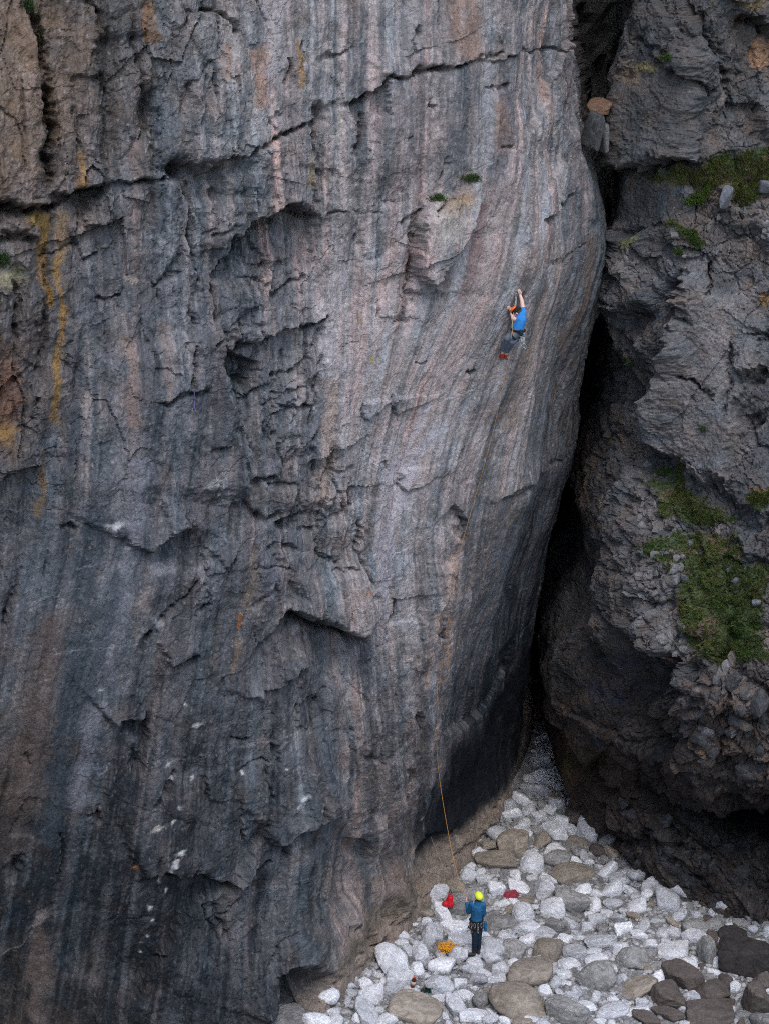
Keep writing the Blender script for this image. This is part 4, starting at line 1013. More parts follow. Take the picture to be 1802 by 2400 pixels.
# crop coordinates -> photograph pixels: 900+.543c, 1600+.543c ; (cx, cy, w, h, tone, kind, rotation, description or None)
BO = [
 (560,705,150,125,'tan','a',15,"tan slab leaning against the cliff foot, upper of the two flat slabs"),
 (482,768,185,80,'tan','f',5,"long flat tan slab lying below the leaning one at the wall's foot"),
 (442,702,105,62,'tan','a',20,"squat tan block jammed between the wall and the leaning slab"),
 (642,787,122,92,'pale','r',20,"light grey boulder touching the right end of the flat tan slabs"),
 (745,768,112,82,'grey','r',0,"mid grey rounded boulder below the white one in the gully mouth"),
 (735,732,108,60,'white','r',10,None), (812,828,185,85,'tan','f',0,"low flat tan rock against the foot of the right-hand cliff"),
 (828,775,66,45,'white','r',0,None), (880,778,56,42,'white','r',0,None), (745,530,88,70,'pale','r',0,"smooth light grey boulder highest up in the gully mouth"),
 (668,585,72,60,'white','r',0,None), (712,558,60,50,'white','r',0,None), (752,602,92,72,'white','r',10,None), (738,650,125,86,'white','a',0,"large white cracked boulder filling the gully mouth"), (655,645,60,46,'grey','a',20,None),
 (430,850,80,55,'white','a',10,None), (480,890,84,76,'white','r',80,None), (590,888,112,60,'white','r',8,"white oval boulder lying just above the red cloth"), (690,892,105,110,'white','a',80,"upright white cracked boulder right of the red cloth"), (640,848,60,40,'white','r',0,None),
 (812,952,138,118,'grey','p',0,"grey triangular boulder with a flat top, under the right-hand cliff"), (728,980,118,92,'white','r',-35,"smooth white boulder sloping down beside the grey triangular one"),
 (905,912,62,50,'white','r',0,None), (912,968,62,72,'white','r',90,None), (992,958,110,56,'pale','a',0,"light grey wide rock at the foot of the right-hand cliff"),
 (322,965,105,135,'grey','a',80,"tall grey boulder standing between the red bag and the belayer"), (388,932,95,95,'grey','a',10,"grey boulder directly behind the belayer's yellow helmet"),
 (250,1005,98,74,'white','a',30,"white boulder under the red bag at the wall's foot"), (180,1035,58,50,'white','r',0,None), (206,1102,98,120,'pale','a',80,"broad light grey slab left of the orange rope"),
 (305,1062,135,68,'white','r',-5,"long white boulder between the red bag and the orange rope"), (330,1112,125,62,'white','r',5,"white boulder just behind the orange rope pile"), (488,1037,145,90,'grey','r',0,"grey grooved boulder immediately right of the belayer's waist"),
 (602,1002,112,84,'pale','r',0,"smooth light grey boulder below the red cloth"), (612,1062,132,80,'pale','a',10,"light grey wrinkled boulder below the smooth one"), (740,1052,98,78,'grey','a',0,"grey blocky rock under the sloping smooth white boulder"), (915,1030,82,76,'pale','a',0,"light grey nubby rock below the cluster at the right-hand cliff"),
 (440,1107,66,56,'white','r',0,None), (522,1108,90,68,'pale','a',20,None), (620,1120,80,60,'white','r',0,None), (690,1092,96,66,'pale','a',0,None), (775,1112,66,50,'white','r',0,None),
 (314,1178,98,92,'pale','r',60,"smooth lilac grey boulder touching the orange rope's lower right"), (160,1187,100,86,'pale','a',0,"light grey squared boulder against the wall, left of the orange rope"), (246,1230,108,80,'white','r',5,"white loaf-shaped boulder below the orange rope"),
 (388,1226,84,70,'white','r',0,"white boulder that the belayer's boots stand behind"), (434,1258,68,46,'white','r',-20,None), (470,1192,62,84,'white','r',-60,None), (500,1248,92,84,'white','r',40,None), (352,1240,40,44,'pale','r',0,None),
 (555,1162,122,92,'grey','a',0,"grey striped boulder left of the round tan one"), (700,1166,128,122,'tan','r',0,"round tan-grey boulder with a small dark scar on top"), (816,1170,112,78,'pale','a',0,"bluish light grey boulder right of the round tan one"), (800,1218,110,62,'white','r',0,None), (902,1166,68,40,'white','r',0,"small smooth white oval stone in the middle of the beach"),
 (932,1118,155,80,'pale','a',0,"light grey elongated boulder above the smooth oval stone"), (1030,1065,80,70,'white','a',0,None), (1102,1090,72,52,'white','r',0,None), (1146,1128,72,52,'white','r',0,None),
 (1070,1196,128,112,'grey','a',40,"smooth grey wedge boulder with a pale lower face"), (1012,1150,92,64,'white','r',0,None), (1246,1166,145,90,'white','r',0,"big smooth white boulder left of the leaning grey slab"), (1332,1110,105,92,'pale','a',30,"light grey slab propped above the big white boulder"), (1394,1176,92,142,'grey','a',75,"grey slab leaning beside the big black boulder"),
 (620,1266,218,135,'tan','r',-5,"big tan smooth boulder below and right of the belayer"), (922,1276,168,152,'grey','a',-35,"big grey faceted boulder in the middle foreground"), (1078,1322,215,95,'tan','w',22,"tan wedge-shaped rock with a mossy dark flank"), (1296,1272,162,132,'brown','a',0,"dark brown speckled boulder behind the squarer brown one"), (1216,1352,172,112,'brown','a',0,"square dark brown boulder right of the tan wedge"),
 (1416,1342,158,112,'brown','a',0,"dark brown boulder with a shaded right flank, near the black one"), (1500,1098,132,74,'black','a',0,"blackish rock behind the big black boulder"), (1555,1192,222,190,'black','a',0,"big black wet boulder at the right edge"), (1648,1082,45,62,'pale','r',0,None),
 (585,1378,262,155,'tan','r',0,"largest tan boulder in the bottom foreground, round and smooth"), (140,1408,245,135,'tan','c',-5,"wide cracked tan-brown rock at the bottom left of the beach"), (790,1422,195,140,'grey','a',0,"big grey boulder with mossy spots at the bottom edge"), (1402,1440,210,120,'brown','a',0,"broad dark brown rock cut by the bottom edge"), (1228,1432,128,74,'brown','a',0,None), (1604,1378,138,165,'brown','a',80,"tall brown rock in the bottom right corner"), (1630,1300,90,96,'brown','a',0,"brown rock below the big black boulder at the right edge"),
 (770,1266,82,56,'white','r',0,None), (786,1302,52,32,'white','r',0,None), (802,1358,64,52,'pale','a',0,None), (872,1402,96,54,'white','a',0,None), (982,1424,155,66,'pale','r',0,"light grey low boulder at the bottom edge beside the mossy grey one"), (1108,1384,64,54,'white','a',0,None), (1088,1420,110,50,'white','a',10,None), (1134,1452,126,60,'brown','a',0,None), (1290,1412,64,58,'white','r',0,None), (1330,1388,40,60,'pale','a',0,None), (1512,1322,50,60,'white','a',0,None),
 (72,1292,128,128,'pale','a',20,"light grey rock carrying the small bottle, lower left of the beach"), (30,1345,84,76,'pale','a',0,None), (146,1245,66,70,'white','r',0,None), (236,1312,135,96,'pale','a',0,"flat light grey rock above the green tuft"), (232,1372,92,50,'white','r',0,None), (326,1300,58,56,'white','a',0,None), (310,1402,104,92,'pale','a',0,None), (402,1282,96,64,'pale','r',0,None), (420,1380,84,76,'grey','r',0,"mid grey boulder at the left of the largest tan one"), (386,1442,142,66,'white','a',0,None), (488,1300,96,54,'pale','r',0,None), (620,1450,100,44,'white','r',0,None), (350,1352,84,44,'white','a',0,None),
 (592,1465,96,40,'tan','r',0,None), (690,1340,70,60,'white','r',0,None), (10,1300,60,60,'white','r',0,None), (-70,1440,150,90,'pale','a',30,None), (-20,1420,60,50,'white','r',0,None), (-110,1455,60,60,'white','a',0,None), (870,1060,60,60,'white','r',0,None), (1200,1090,60,50,'white','r',0,None), (840,1105,60,44,'white','r',0,None), (1440,1215,50,60,'white','r',0,None), (1240,1080,90,60,'pale','a',0,None), (1010,1020,60,60,'pale','a',0,None),
 (1180,1030,60,34,'pale','a',0,None), (1080,1010,70,40,'tan','a',0,None), (545,860,50,40,'white','r',0,None), (370,800,60,40,'white','a',0,None), (1190,1230,90,50,'grey','a',0,None), (1540,1040,80,40,'grey','a',0,None),
]
TEMPL = {}
def template(kind, k):
    key = (kind, k)
    if key not in TEMPL:
        cfg = {'r': dict(p=10, planes=7, rough=.07), 'a': dict(p=24, planes=8, rough=.09), 'f': dict(p=13, planes=8, rough=.05), 'p': dict(p=14, planes=5, rough=.05), 'w': dict(p=13, planes=7, rough=.07), 'c': dict(p=9, planes=12, rough=.08)}[kind]
        V = stone_verts(4 if kind != 's' else 2, 1000+k*31+ord(kind), **cfg)
        if kind == 'p': V[:, 0] *= np.clip(.42+.62*(V[:, 2]+.6), .15, 1.1); V[:, 1] *= np.clip(.6+.4*(V[:, 2]+.6), .3, 1.1)
        if kind == 'w': V[:, 2] *= np.clip(.55+.5*V[:, 0], .12, 1.1)
        if kind == 'c':
            V *= (1-.05*np.exp(-((V[:, 2]*1.2+.35*np.sin(V[:, 0]*3)-.25)/.03)**2)-.05*np.exp(-((V[:, 1]*.8+V[:, 0]*.5-.1+.1*np.sin(V[:, 0]*9))/.025)**2))[:, None]
        sub_f = ICO[4][1]
        TEMPL[key] = mesh_np("boulder", V, sub_f, smooth=(kind == 'r'))
    return TEMPL[key]
MESHMAT = {}
def with_mat(me, tone):
    k = (me.name, tone)
    if k not in MESHMAT:
        m = me.copy(); m.name = "boulder"; m.materials.clear(); m.materials.append(SM[tone]); MESHMAT[k] = m
    return MESHMAT[k]
placed = []     # x, y, radius
LAND = [("the belayer's boots", 1112, 2250), ("the orange rope pile", 1045, 2222), ("the red bag", 1052, 2115), ("the red cloth", 1197, 2100), ("the flat tan slabs", 1170, 2010), ("the gully mouth", 1290, 1960),
        ("the grey triangular boulder", 1341, 2117), ("the round tan-grey boulder", 1280, 2233), ("the big tan smooth boulder", 1237, 2288), ("the big grey faceted boulder", 1400, 2293), ("the tan wedge rock", 1485, 2318),
        ("the big black boulder", 1744, 2246), ("the big smooth white boulder", 1576, 2233), ("the small bottle", 966, 2300), ("the largest tan boulder", 1217, 2347), ("the wide cracked tan-brown rock", 976, 2364), ("the big mossy grey boulder", 1329, 2371), ("the square dark brown boulder", 1560, 2334)]
used_labels = set()
def auto_label(px, py, w, tone, kind):
    size = "big" if w > 60 else "medium" if w > 36 else "small"
    shp = {'r': "rounded", 'a': "angular", 'f': "flat", 'p': "triangular", 'w': "wedge-shaped", 'c': "cracked"}[kind]
    order = sorted(LAND, key=lambda l: (l[1]-px)**2+(l[2]-py)**2)
    for l in order:
        dx, dy = px-l[1], py-l[2]
        if abs(dx) < 12 and abs(dy) < 12: rel = "touching"
        elif abs(dx) > 1.8*abs(dy): rel = "right of" if dx > 0 else "left of"
        elif abs(dy) > 1.8*abs(dx): rel = "below" if dy > 0 else "above"
        else: rel = ("below and right of" if dx > 0 else "below and left of") if dy > 0 else ("above and right of" if dx > 0 else "above and left of")
        for q in ("", "close ", "just "):
            near = "just " if math.hypot(dx, dy) < 55 and rel != "touching" else ""
            lab = f"{size} {WORD[tone]} {shp} boulder {near}{rel} {l[0]}"
            if lab not in used_labels:
                used_labels.add(lab); return lab
    return None
bn = 0
for (cx, cy, w, h, tone, kind, rot, lab) in BO:
    px, py, w, h = 900+.543*cx, 1600+.543*cy, w*.543, h*.543
    P = at_ground(px, py)
    ppm = FPX/project(P)[2]
    W_ = w/ppm/2*1.02
    Happ = h/ppm*1.03
    D_ = min(W_*(.85 if kind != 'f' else .6), Happ*.72)
    Hh = math.sqrt(max((Happ/2)**2-(.52*D_)**2, (.30*W_)**2))/.86
    P = at_ground(px, py, Hh*.42)
    me = with_mat(template(kind, bn % 5), tone)
    o = obj("boulder", me, None)
    o.location = P
    o.scale = (W_, D_, Hh)
    th = math.radians(rot)
    tilt = th if (abs(rot) < 50) else (th-math.radians(90))*.4
    o.rotation_euler = (random.uniform(-.3, .3), -tilt*.6+random.uniform(-.15, .15), random.uniform(-.35, .35)+(math.pi if bn % 2 and kind not in 'pw' else 0))
    if kind in 'pw': o.rotation_euler = (0, -tilt, 0)
    placed.append((P[0], P[1], max(W_, D_)))
    if lab is None: lab = auto_label(px, py, w, tone, kind)
    else: used_labels.add(lab)
    tag(o, lab or "pale weathered boulder lying among others on the beach", "boulder", "boulders strewn over the beach")
    bn += 1

# smaller cobbles, still one by one
SMALL = {}
def small(kind, k, tone):
    key = (kind, k, tone)
    if key not in SMALL:
        V = stone_verts(3, 5000+k*7+ord(kind), p=(9 if kind == 'r' else 22), planes=7, rough=.07)
        m = mesh_np("cobble", V, ICO[3][1], smooth=True); m.materials.append(SM[tone]); SMALL[key] = m
    return SMALL[key]
def on_beach(px, py):
    # outline of the visible shingle in the photograph's frame
    poly = [(710,2410),(785,2325),(845,2275),(925,2210),(970,2150),(1000,2095),(1045,2060),(1085,2015),(1100,1975),(1165,1920),(1200,1870),(1235,1830),(1255,1740),(1275,1715),(1305,1740),(1335,1860),(1360,1890),(1415,1962),(1490,2040),(1605,2100),(1700,2130),(1802,2145),(1810,2410)]
    c = False; n = len(poly)
    for i in range(n):
        x0, y0 = poly[i]; x1, y1 = poly[(i+1) % n]
        if (y0 > py) != (y1 > py) and px < (x1-x0)*(py-y0)/(y1-y0)+x0: c = not c
    return c
BEACH_OK = []
DARKROW = [(1560,2075),(1640,2110),(1500,2075)]
r = random.Random(5)
nc = 0; tries = 0
CL = {}
while nc < 280 and tries < 20000:
    tries += 1
    x = r.uniform(-2.6, 10.6); y = r.uniform(-5.0, 9)
    P = np.array([x, y, float(ground_z(x, y))]); px, py, w = project(P)
    if not on_beach(px, py): continue
    rad = r.choice([.14, .18, .22, .27, .33, .38])*(1 if nc < 130 else .55)
    if any((x-a)**2+((y-b))**2 < (.66*c+rad)**2 for a, b, c in placed): continue
    placed.append((x, y, rad))
    tone = r.choices(['pale', 'grey', 'tan', 'brown'], [3, 3, 1, 1])[0] if (px > 1340 and py < 2000+.42*(px-1340)) else r.choices(['white', 'pale', 'grey', 'tan'], [6, 4, .6, .4])[0] if px < 1640 or r.random() < .4 else r.choices(['pale', 'grey', 'brown'], [2, 2, 2])[0]
    kind = r.choice('raa')
    o = obj("cobble", small(kind, r.randrange(4), tone))
    o.location = (x, y, P[2]+rad*.35); sc = rad*r.uniform(.85, 1.15)
    o.scale = (sc*1.25, sc, sc*r.uniform(.6, .85)); o.rotation_euler = (r.uniform(-.6, .6), r.uniform(-.6, .6), r.uniform(0, 6.28))
    l = min(LAND, key=lambda l: (l[1]-px)**2+(l[2]-py)**2)
    kk = (WORD[tone], "rounded" if kind == 'r' else "angular", l[0])
    dx, dy = px-l[1], py-l[2]
    rel = ("right of" if dx > 0 else "left of") if abs(dx) > 1.6*abs(dy) else ("below" if dy > 0 else "above") if abs(dy) > 1.6*abs(dx) else ("below and right of" if dx > 0 else "below and left of") if dy > 0 else ("above and right of" if dx > 0 else "above and left of")
    far_ = "just " if math.hypot(dx, dy) < 42 else "" if math.hypot(dx, dy) < 80 else "well "
    sz_ = "tiny" if rad < .13 else "small" if rad < .2 else "mid-sized"
    lab = f"{sz_} {kk[0]} {kk[1]} cobble {far_}{rel} {kk[2]}"
    tag(o, lab, "cobble", lab.replace("cobble", "cobbles"))
    nc += 1
# pebbles: real stones, joined
def pebbles(name, n, region, rads, label, seed, tone=(.34, .34, .345)):
    r = np.random.default_rng(seed)
    base = [stone_verts(1, 7000+k, p=6, planes=8, rough=.04) for k in range(6)]
    Fb = ICO[1][1]; Vs, Fs, Cs = [], [], []; off = 0
    pa = np.array(placed)
    cnt = 0
    while cnt < n:
        x = r.uniform(region[0], region[1]); y = r.uniform(region[2], region[3])
        z = float(ground_z(x, y)); px, py, w = project(np.array([x, y, z]))
        cnt += 1
        if not on_beach(px, py): continue
        rad = r.choice(rads)*r.uniform(.8, 1.2)
        if len(pa) and (((pa[:, 0]-x)**2+(pa[:, 1]-y)**2) < (pa[:, 2]*.72)**2).any(): continue
        a = r.uniform(0, 6.28); ca_, sa_ = math.cos(a), math.sin(a)
        V = base[r.integers(6)]*np.array([rad*1.2, rad, rad*r.uniform(.5, .8)])
        V = np.stack([V[:, 0]*ca_-V[:, 1]*sa_+x, V[:, 0]*sa_+V[:, 1]*ca_+y, V[:, 2]+z+rad*.35+.03], 1)
        Vs.append(V); Fs.append(Fb+off); off += len(V)
        Cs.append(np.tile(np.array(tone)*r.uniform(.6, 1.3)*np.array([1, .99+.03*r.random(), 1.0]), (len(V), 1)))
    me = mesh_np(name, np.concatenate(Vs), np.concatenate(Fs), True); set_col(me, np.concatenate(Cs))
    tag(obj(name, me, M_BEACH), label, kind="stuff")
pebbles("pebbles", 22000, (-3, 11, -5, 7.5), [.025, .035, .045, .06, .08], "loose pale pebbles filling the gaps between the boulders", 3)
pebbles("pebbles", 6500, (2.8, 6.4, 7, 17), [.035, .05, .07, .10], "bluish grey shingle bank climbing into the shaded gully", 4, (.60, .62, .66))  # gully stones made paler in place of missing sky light
# ------------------------------------------------------------------ single rocks on the cliffs
ROCKM = {t: rock_material("block_rock_"+t, base=c, fine=9, bump=.05, stretch=(1, 1, 1), objrand=.25, grain=(.65, 1.35)) for t, c in
         {'g': ((.12, .12, .12), (.25, .24, .24)), 'w': ((.11, .09, .078), (.19, .158, .138)), 'd': ((.04, .042, .046), (.09, .09, .095)), 'o': ((.09, .055, .038), (.18, .108, .070)), 'b': ((.10, .105, .12), (.17, .175, .195))}.items()}
BLK = {}
def block_mesh(k, t):
    if (k, t) not in BLK:
        m = mesh_np("rock", stone_verts(3, 9000+k*13, p=22, planes=9, rough=.05), ICO[3][1], smooth=False); m.materials.append(ROCKM[t]); BLK[(k, t)] = m
    return BLK[(k, t)]
r = random.Random(11)
BLKM = [([(1500,1300),(1530,1290),(1600,1292),(1600,1330),(1590,1390),(1560,1410),(1500,1395)], 34, (10, 26), 'g'),
        ([(1540,1420),(1600,1430),(1604,1500),(1596,1535),(1545,1530),(1535,1490)], 40, (9, 24), 'g'),
        ([(1610,1560),(1700,1570),(1800,1580),(1800,1850),(1740,1840),(1690,1780),(1640,1800),(1605,1700)], 64, (16, 50), 'gwddd'),
        ([(1470,1130),(1510,1080),(1550,1110),(1540,1200),(1490,1260),(1460,1240)], 26, (9, 24), 'g'),
        ([(1640,480),(1800,480),(1800,560),(1700,600),(1640,580)], 28, (8, 22), 'gw'),
        ([(1450,1870),(1580,1880),(1720,1980),(1780,2100),(1600,2080),(1480,2020)], 34, (12, 36), 'd'),
        ([(1610,560),(1640,620),(1610,640),(1480,640),(1450,600),(1520,560)], 18, (8, 20), 'g')]
nr = 0
for pts, n, (a, b), tones in BLKM:
    xs = [p[0] for p in pts]; ys = [p[1] for p in pts]; k = 0; tr = 0
    while k < n and tr < 4000:
        tr += 1
        px, py = r.uniform(min(xs), max(xs)), r.uniform(min(ys), max(ys)); c = False
        for i in range(len(pts)):
            x0, y0 = pts[i]; x1, y1 = pts[(i+1) % len(pts)]
            if (y0 > py) != (y1 > py) and px < (x1-x0)*(py-y0)/(y1-y0)+x0: c = not c
        if not c: continue
        Q, nrm = RB.point(px, py)
        sz = r.uniform(a, b)*r.uniform(.7, 1)/90/2
        o = obj("rock", block_mesh(r.randrange(6), r.choice(tones)), parent=butt)
        o.location = Q-nrm*sz*.7
        o.scale = (sz*r.uniform(.8, 1.3), sz, sz*r.uniform(.8, 1.5)); o.rotation_euler = (r.uniform(-.6, .6), r.uniform(-.5, .5), r.uniform(0, 6.28))
        k += 1; nr += 1

def lone_rock(px, py, w, h, t, label, seed, rot=0, cat="rock", name="rock_block", sheet=None, out=.0, p=20):
    Q, nrm = (sheet or RB).point(px, py)
    ppm = FPX/project(Q)[2]
    V = stone_verts(4, seed, p=p, planes=8, rough=.06)
    me = mesh_np(name, V, ICO[4][1], smooth=False); me.materials.append(ROCKM[t])
    o = obj(name, me); o.scale = (w/ppm/2, min(w, h)/ppm/2*.8, h/ppm/2); o.location = Q+nrm*out; o.rotation_euler = (.1, math.radians(rot), .1)
    tag(o, label, cat); return o
lone_rock(1700, 462, 32, 58, 'b', "bluish grey upright rock standing beside the flat mossy shelf", 61, 8)
lone_rock(1795, 440, 30, 30, 'b', "small grey rock at the right edge beside the mossy shelf", 62, 0)
lone_rock(1616, 1277, 20, 16, 'b', "small blue-grey stone sunk in the large turf patch near its top", 63, 20)
lone_rock(1601, 1358, 24, 22, 'b', "blue-grey stone sunk in the left side of the large turf patch", 64, 10)
lone_rock(1706, 1338, 18, 14, 'b', "pale stone in the middle right of the large turf patch", 65, 0)
lone_rock(1722, 1362, 18, 18, 'b', "blue-grey stone just below the pale one in the turf", 66, 30)
lone_rock(1775, 1415, 26, 18, 'b', "pale broken stone near the right edge of the turf", 67, 10)
lone_rock(1556, 1290, 12, 10, 'b', "tiny grey stone at the turf's upper left corner", 68, 10)
lone_rock(1715, 1545, 26, 44, 'w', "upright brownish rock at the bottom fringe of the turf", 69, -15)
lone_rock(1696, 1560, 20, 40, 'g', "narrow grey rock leaning left of the upright brownish one", 70, 12)
lone_rock(1580, 555, 20, 14, 'g', "pale flat stone on the ledge above the broken rib", 71, 5)
lone_rock(1412, 292, 12, 12, 'w', "small brown stone resting on top of the jammed blocks", 76, 0, out=.1)

# chockstones jammed across the gully
def chock(px, py, Y, w, h, d, rot, t, label, seed):
    P = at_y(px, py, Y); ppm = FPX/project(P)[2]
    me = mesh_np("chockstone", stone_verts(4, seed, p=14, planes=7, rough=.12), ICO[4][1], smooth=False); me.materials.append(ROCKM[t])
    o = obj("chockstone", me); o.location = P; o.scale = (w/ppm/2, d, h/ppm/2); o.rotation_euler = (.15, math.radians(rot), .2)
    tag(o, label, "chockstone", "chockstones jammed in the top of the gully"); return o
chock(1388, 300, 2.2, 40, 88, .45, 12, 'd', "dark grey rectangular block jammed at the top of the gully", 81)
chock(1412, 322, 2.5, 26, 70, .4, 8, 'g', "narrower grey block wedged right of the dark rectangular one", 82)
chock(1430, 285, 2.9, 34, 70, .5, -5, 'o', "reddish brown block wedged against the right-hand cliff", 83)
chock(1402, 250, 2.6, 58, 24, .5, -14, 'o', "orange-brown earthy rock lying across the top of the jammed blocks", 84)

# ------------------------------------------------------------------ turf, tufts
def blade_mat(name, a, b):
    m, nt, bs = nmat(name); L = nt.links.new
    at = N(nt, "ShaderNodeVertexColor"); at.layer_name = "Col"; L(at.outputs["Color"], bs.inputs["Base Color"])
    bs.inputs["Roughness"].default_value = .75; bs.inputs["Specular IOR Level"].default_value = .15
    return m
M_GRASS = blade_mat("grass_blade", None, None)
def blades(P, Nn, n, hgt, w, r, cols):
    k = r.integers(0, len(P), n)
    p = P[k]+r.normal(0, .015, (n, 3)); nn = Nn[k]
    up = np.array([0, 0, 1.0])+nn*.7+r.normal(0, .35, (n, 3)); up /= np.linalg.norm(up, axis=1, keepdims=True)
    sd = np.cross(up, r.normal(size=(n, 3))); sd /= np.linalg.norm(sd, axis=1, keepdims=True)
    h = hgt*r.uniform(.5, 1.3, n)[:, None]
    mid = p+up*h*.6; tip = p+up*h*.9+nn*h*.35-np.array([0, 0, .3])*h
    V = np.stack([p-sd*w, p+sd*w, mid+sd*w*.7, mid-sd*w*.7, tip], 1).reshape(-1, 3)
    b = np.arange(n)[:, None]*5
    F = np.concatenate([b+[0, 1, 2], b+[0, 2, 3], b+[3, 2, 4]])
    cc = cols(P[k], n); C = np.repeat(cc, 5, 0)
    return V, F, C
def turf_cols(r, olive=.3):
    g = np.array([.045, .105, .020]); ol = np.array([.115, .125, .035]); br = np.array([.13, .09, .05])
    def f(p, n):
        q = fbm(p[:, 0]*1.3+p[:, 1]*.4, p[:, 2]*1.3, 3, 311)+r.normal(0, .35, n)
        a = np.clip(.5+q+olive-.3, 0, 1)[:, None]
        c = g*(1-a)+ol*a
        m = (r.random(n) < .10+.1*olive)[:, None]
        return np.where(m, br, c)*r.uniform(.45, 1.6, n)[:, None]
    return f
rg = np.random.default_rng(21)
for nm, pts, thr, nb, lab in TURF:
    ii, m = GRASS[nm]
    x = RB.SW.ravel()[ii]
    pr = m**1.5*np.clip(.6+fbm(x*3, RB.ZW.ravel()[ii]*3, 2, 320), .05, 1)
    if pr.sum() < 1: continue
    pr = pr/pr.sum()
    k = rg.choice(ii, 6000, p=pr)
    P = RB.F.reshape(-1, 3)[k]; Nn = RB.N.reshape(-1, 3)[k]
    V, F, Cc = blades(P, Nn, nb, .085 if nm != "bush" else .14, .007, rg, turf_cols(rg, {'upper': .75, 'moss': .5, 'bush': -.1, 'big': .3}.get(nm, .35)))
    me = mesh_np("grass", V, F); set_col(me, Cc)
    tag(obj("grass", me, M_GRASS), lab, kind="stuff")

def tuft(sheet, px, py, w, h, label, n=300, green=(.055, .095, .028), cat="plant", hang=0.0, bl=.13):
    Q, nrm = sheet.point(px, py)
    ppm = FPX/project(Q)[2]; rx, rz = w/ppm/2, h/ppm/2
    t = empty("grass_tuft", Q)
    tag(t, label, cat)
    for part, nn_, col, ln in (("leaves", n, green, bl), ("dead_blades", n//6, (.16, .13, .06), bl*.8)):
        P = np.stack([rg.normal(0, rx*.6, 400), rg.normal(0, .04, 400)-.03, rg.normal(0, rz*.4, 400)], 1)
        Nn = np.repeat(nrm[None], 400, 0)
        V, F, Cc = blades(P, Nn, nn_, ln, .008, rg, lambda p, k: np.array(col)*rg.uniform(.5, 1.5, k)[:, None])
        me = mesh_np(part, V, F); set_col(me, Cc); obj(part, me, M_GRASS, t)
tuft(LW, 1026, 464, 34, 20, "round green tuft growing on the left end of the sandy ledge")
tuft(LW, 1103, 422, 36, 20, "green tuft at the upper right end of the sandy ledge")
tuft(LW, 8, 612, 34, 40, "dark green tuft at the left edge of the wall below the long crack", green=(.035, .075, .022))
tuft(LW, 66, 16, 40, 44, "green plant in the top of the cleft in the brown pillar", green=(.035, .07, .022))
tuft(LW, 96, 95, 8, 60, "thin strip of green weed growing down inside the brown pillar's cleft", 120, (.03, .06, .02))
tuft(RB, 1560, 137, 30, 14, "dark tuft on the small ledge high on the right-hand cliff", green=(.04, .07, .02))
tuft(RB, 1624, 565, 26, 18, "small green cushion on rubble above the smooth slab", green=(.045, .08, .025))
tuft(RB, 1645, 1008, 14, 12, "tiny green sprig in the middle of the smooth slab", 120, (.045, .08, .025))
tuft(RB, 1590, 590, 24, 16, "small green tuft left of the cushion above the smooth slab", 200, (.045, .08, .025))
tuft(RB, 1480, 850, 12, 10, "tiny green sprig on the pinkish patch beside the gully", 100, (.045, .08, .025))
tuft(RB, 1560, 1108, 44, 26, "green tuft on the crest of the broken rib below the slab", 400, (.055, .10, .025))

# ------------------------------------------------------------------ bodies: solids fused into one surface
def cap(bm, a, b, ra, rb, seg=10):
    a = Vector(a); b = Vector(b); d = b-a; L = d.length
    for c, rr in ((a, ra), (b, rb)):
        bmesh.ops.create_uvsphere(bm, u_segments=seg, v_segments=max(6, seg//2+1), radius=rr, matrix=Matrix.Translation(c))
    if L > 1e-5:
        q = d.to_track_quat('Z', 'Y').to_matrix().to_4x4()
        bmesh.ops.create_cone(bm, cap_ends=True, segments=seg, radius1=ra, radius2=rb, depth=L, matrix=Matrix.Translation((a+b)/2) @ q)
def chain(bm, pts, rads):
    for i in range(len(pts)-1): cap(bm, pts[i], pts[i+1], rads[i], rads[i+1])
def ell(bm, c, r3, rot=(0, 0, 0), seg=14):
    from mathutils import Euler
    M = Matrix.Translation(c) @ Euler(rot).to_matrix().to_4x4() @ Matrix.Diagonal((*r3, 1))
    bmesh.ops.create_uvsphere(bm, u_segments=seg, v_segments=seg//2+2, radius=1.0, matrix=M)
def fuse(name, build, mat, parent, voxel=.010, smooth_it=4, loc=(0, 0, 0)):
    bm = bmesh.new(); build(bm)
    me = bpy.data.meshes.new(name+"_src"); bm.to_mesh(me); bm.free()
    o = bpy.data.objects.new(name+"_src", me); COL.objects.link(o)
    m = o.modifiers.new("r", 'REMESH'); m.mode = 'VOXEL'; m.voxel_size = voxel
    if smooth_it:
        s_ = o.modifiers.new("s", 'SMOOTH'); s_.factor = .5; s_.iterations = smooth_it
    dg = bpy.context.evaluated_depsgraph_get()
    m2 = bpy.data.meshes.new_from_object(o.evaluated_get(dg), depsgraph=dg)
    m2.name = name
    bpy.data.objects.remove(o); bpy.data.meshes.remove(me)
    for p in m2.polygons: p.use_smooth = True
    m2.materials.clear(); m2.materials.append(mat)
    c = obj(name, m2, None, parent)
    return c
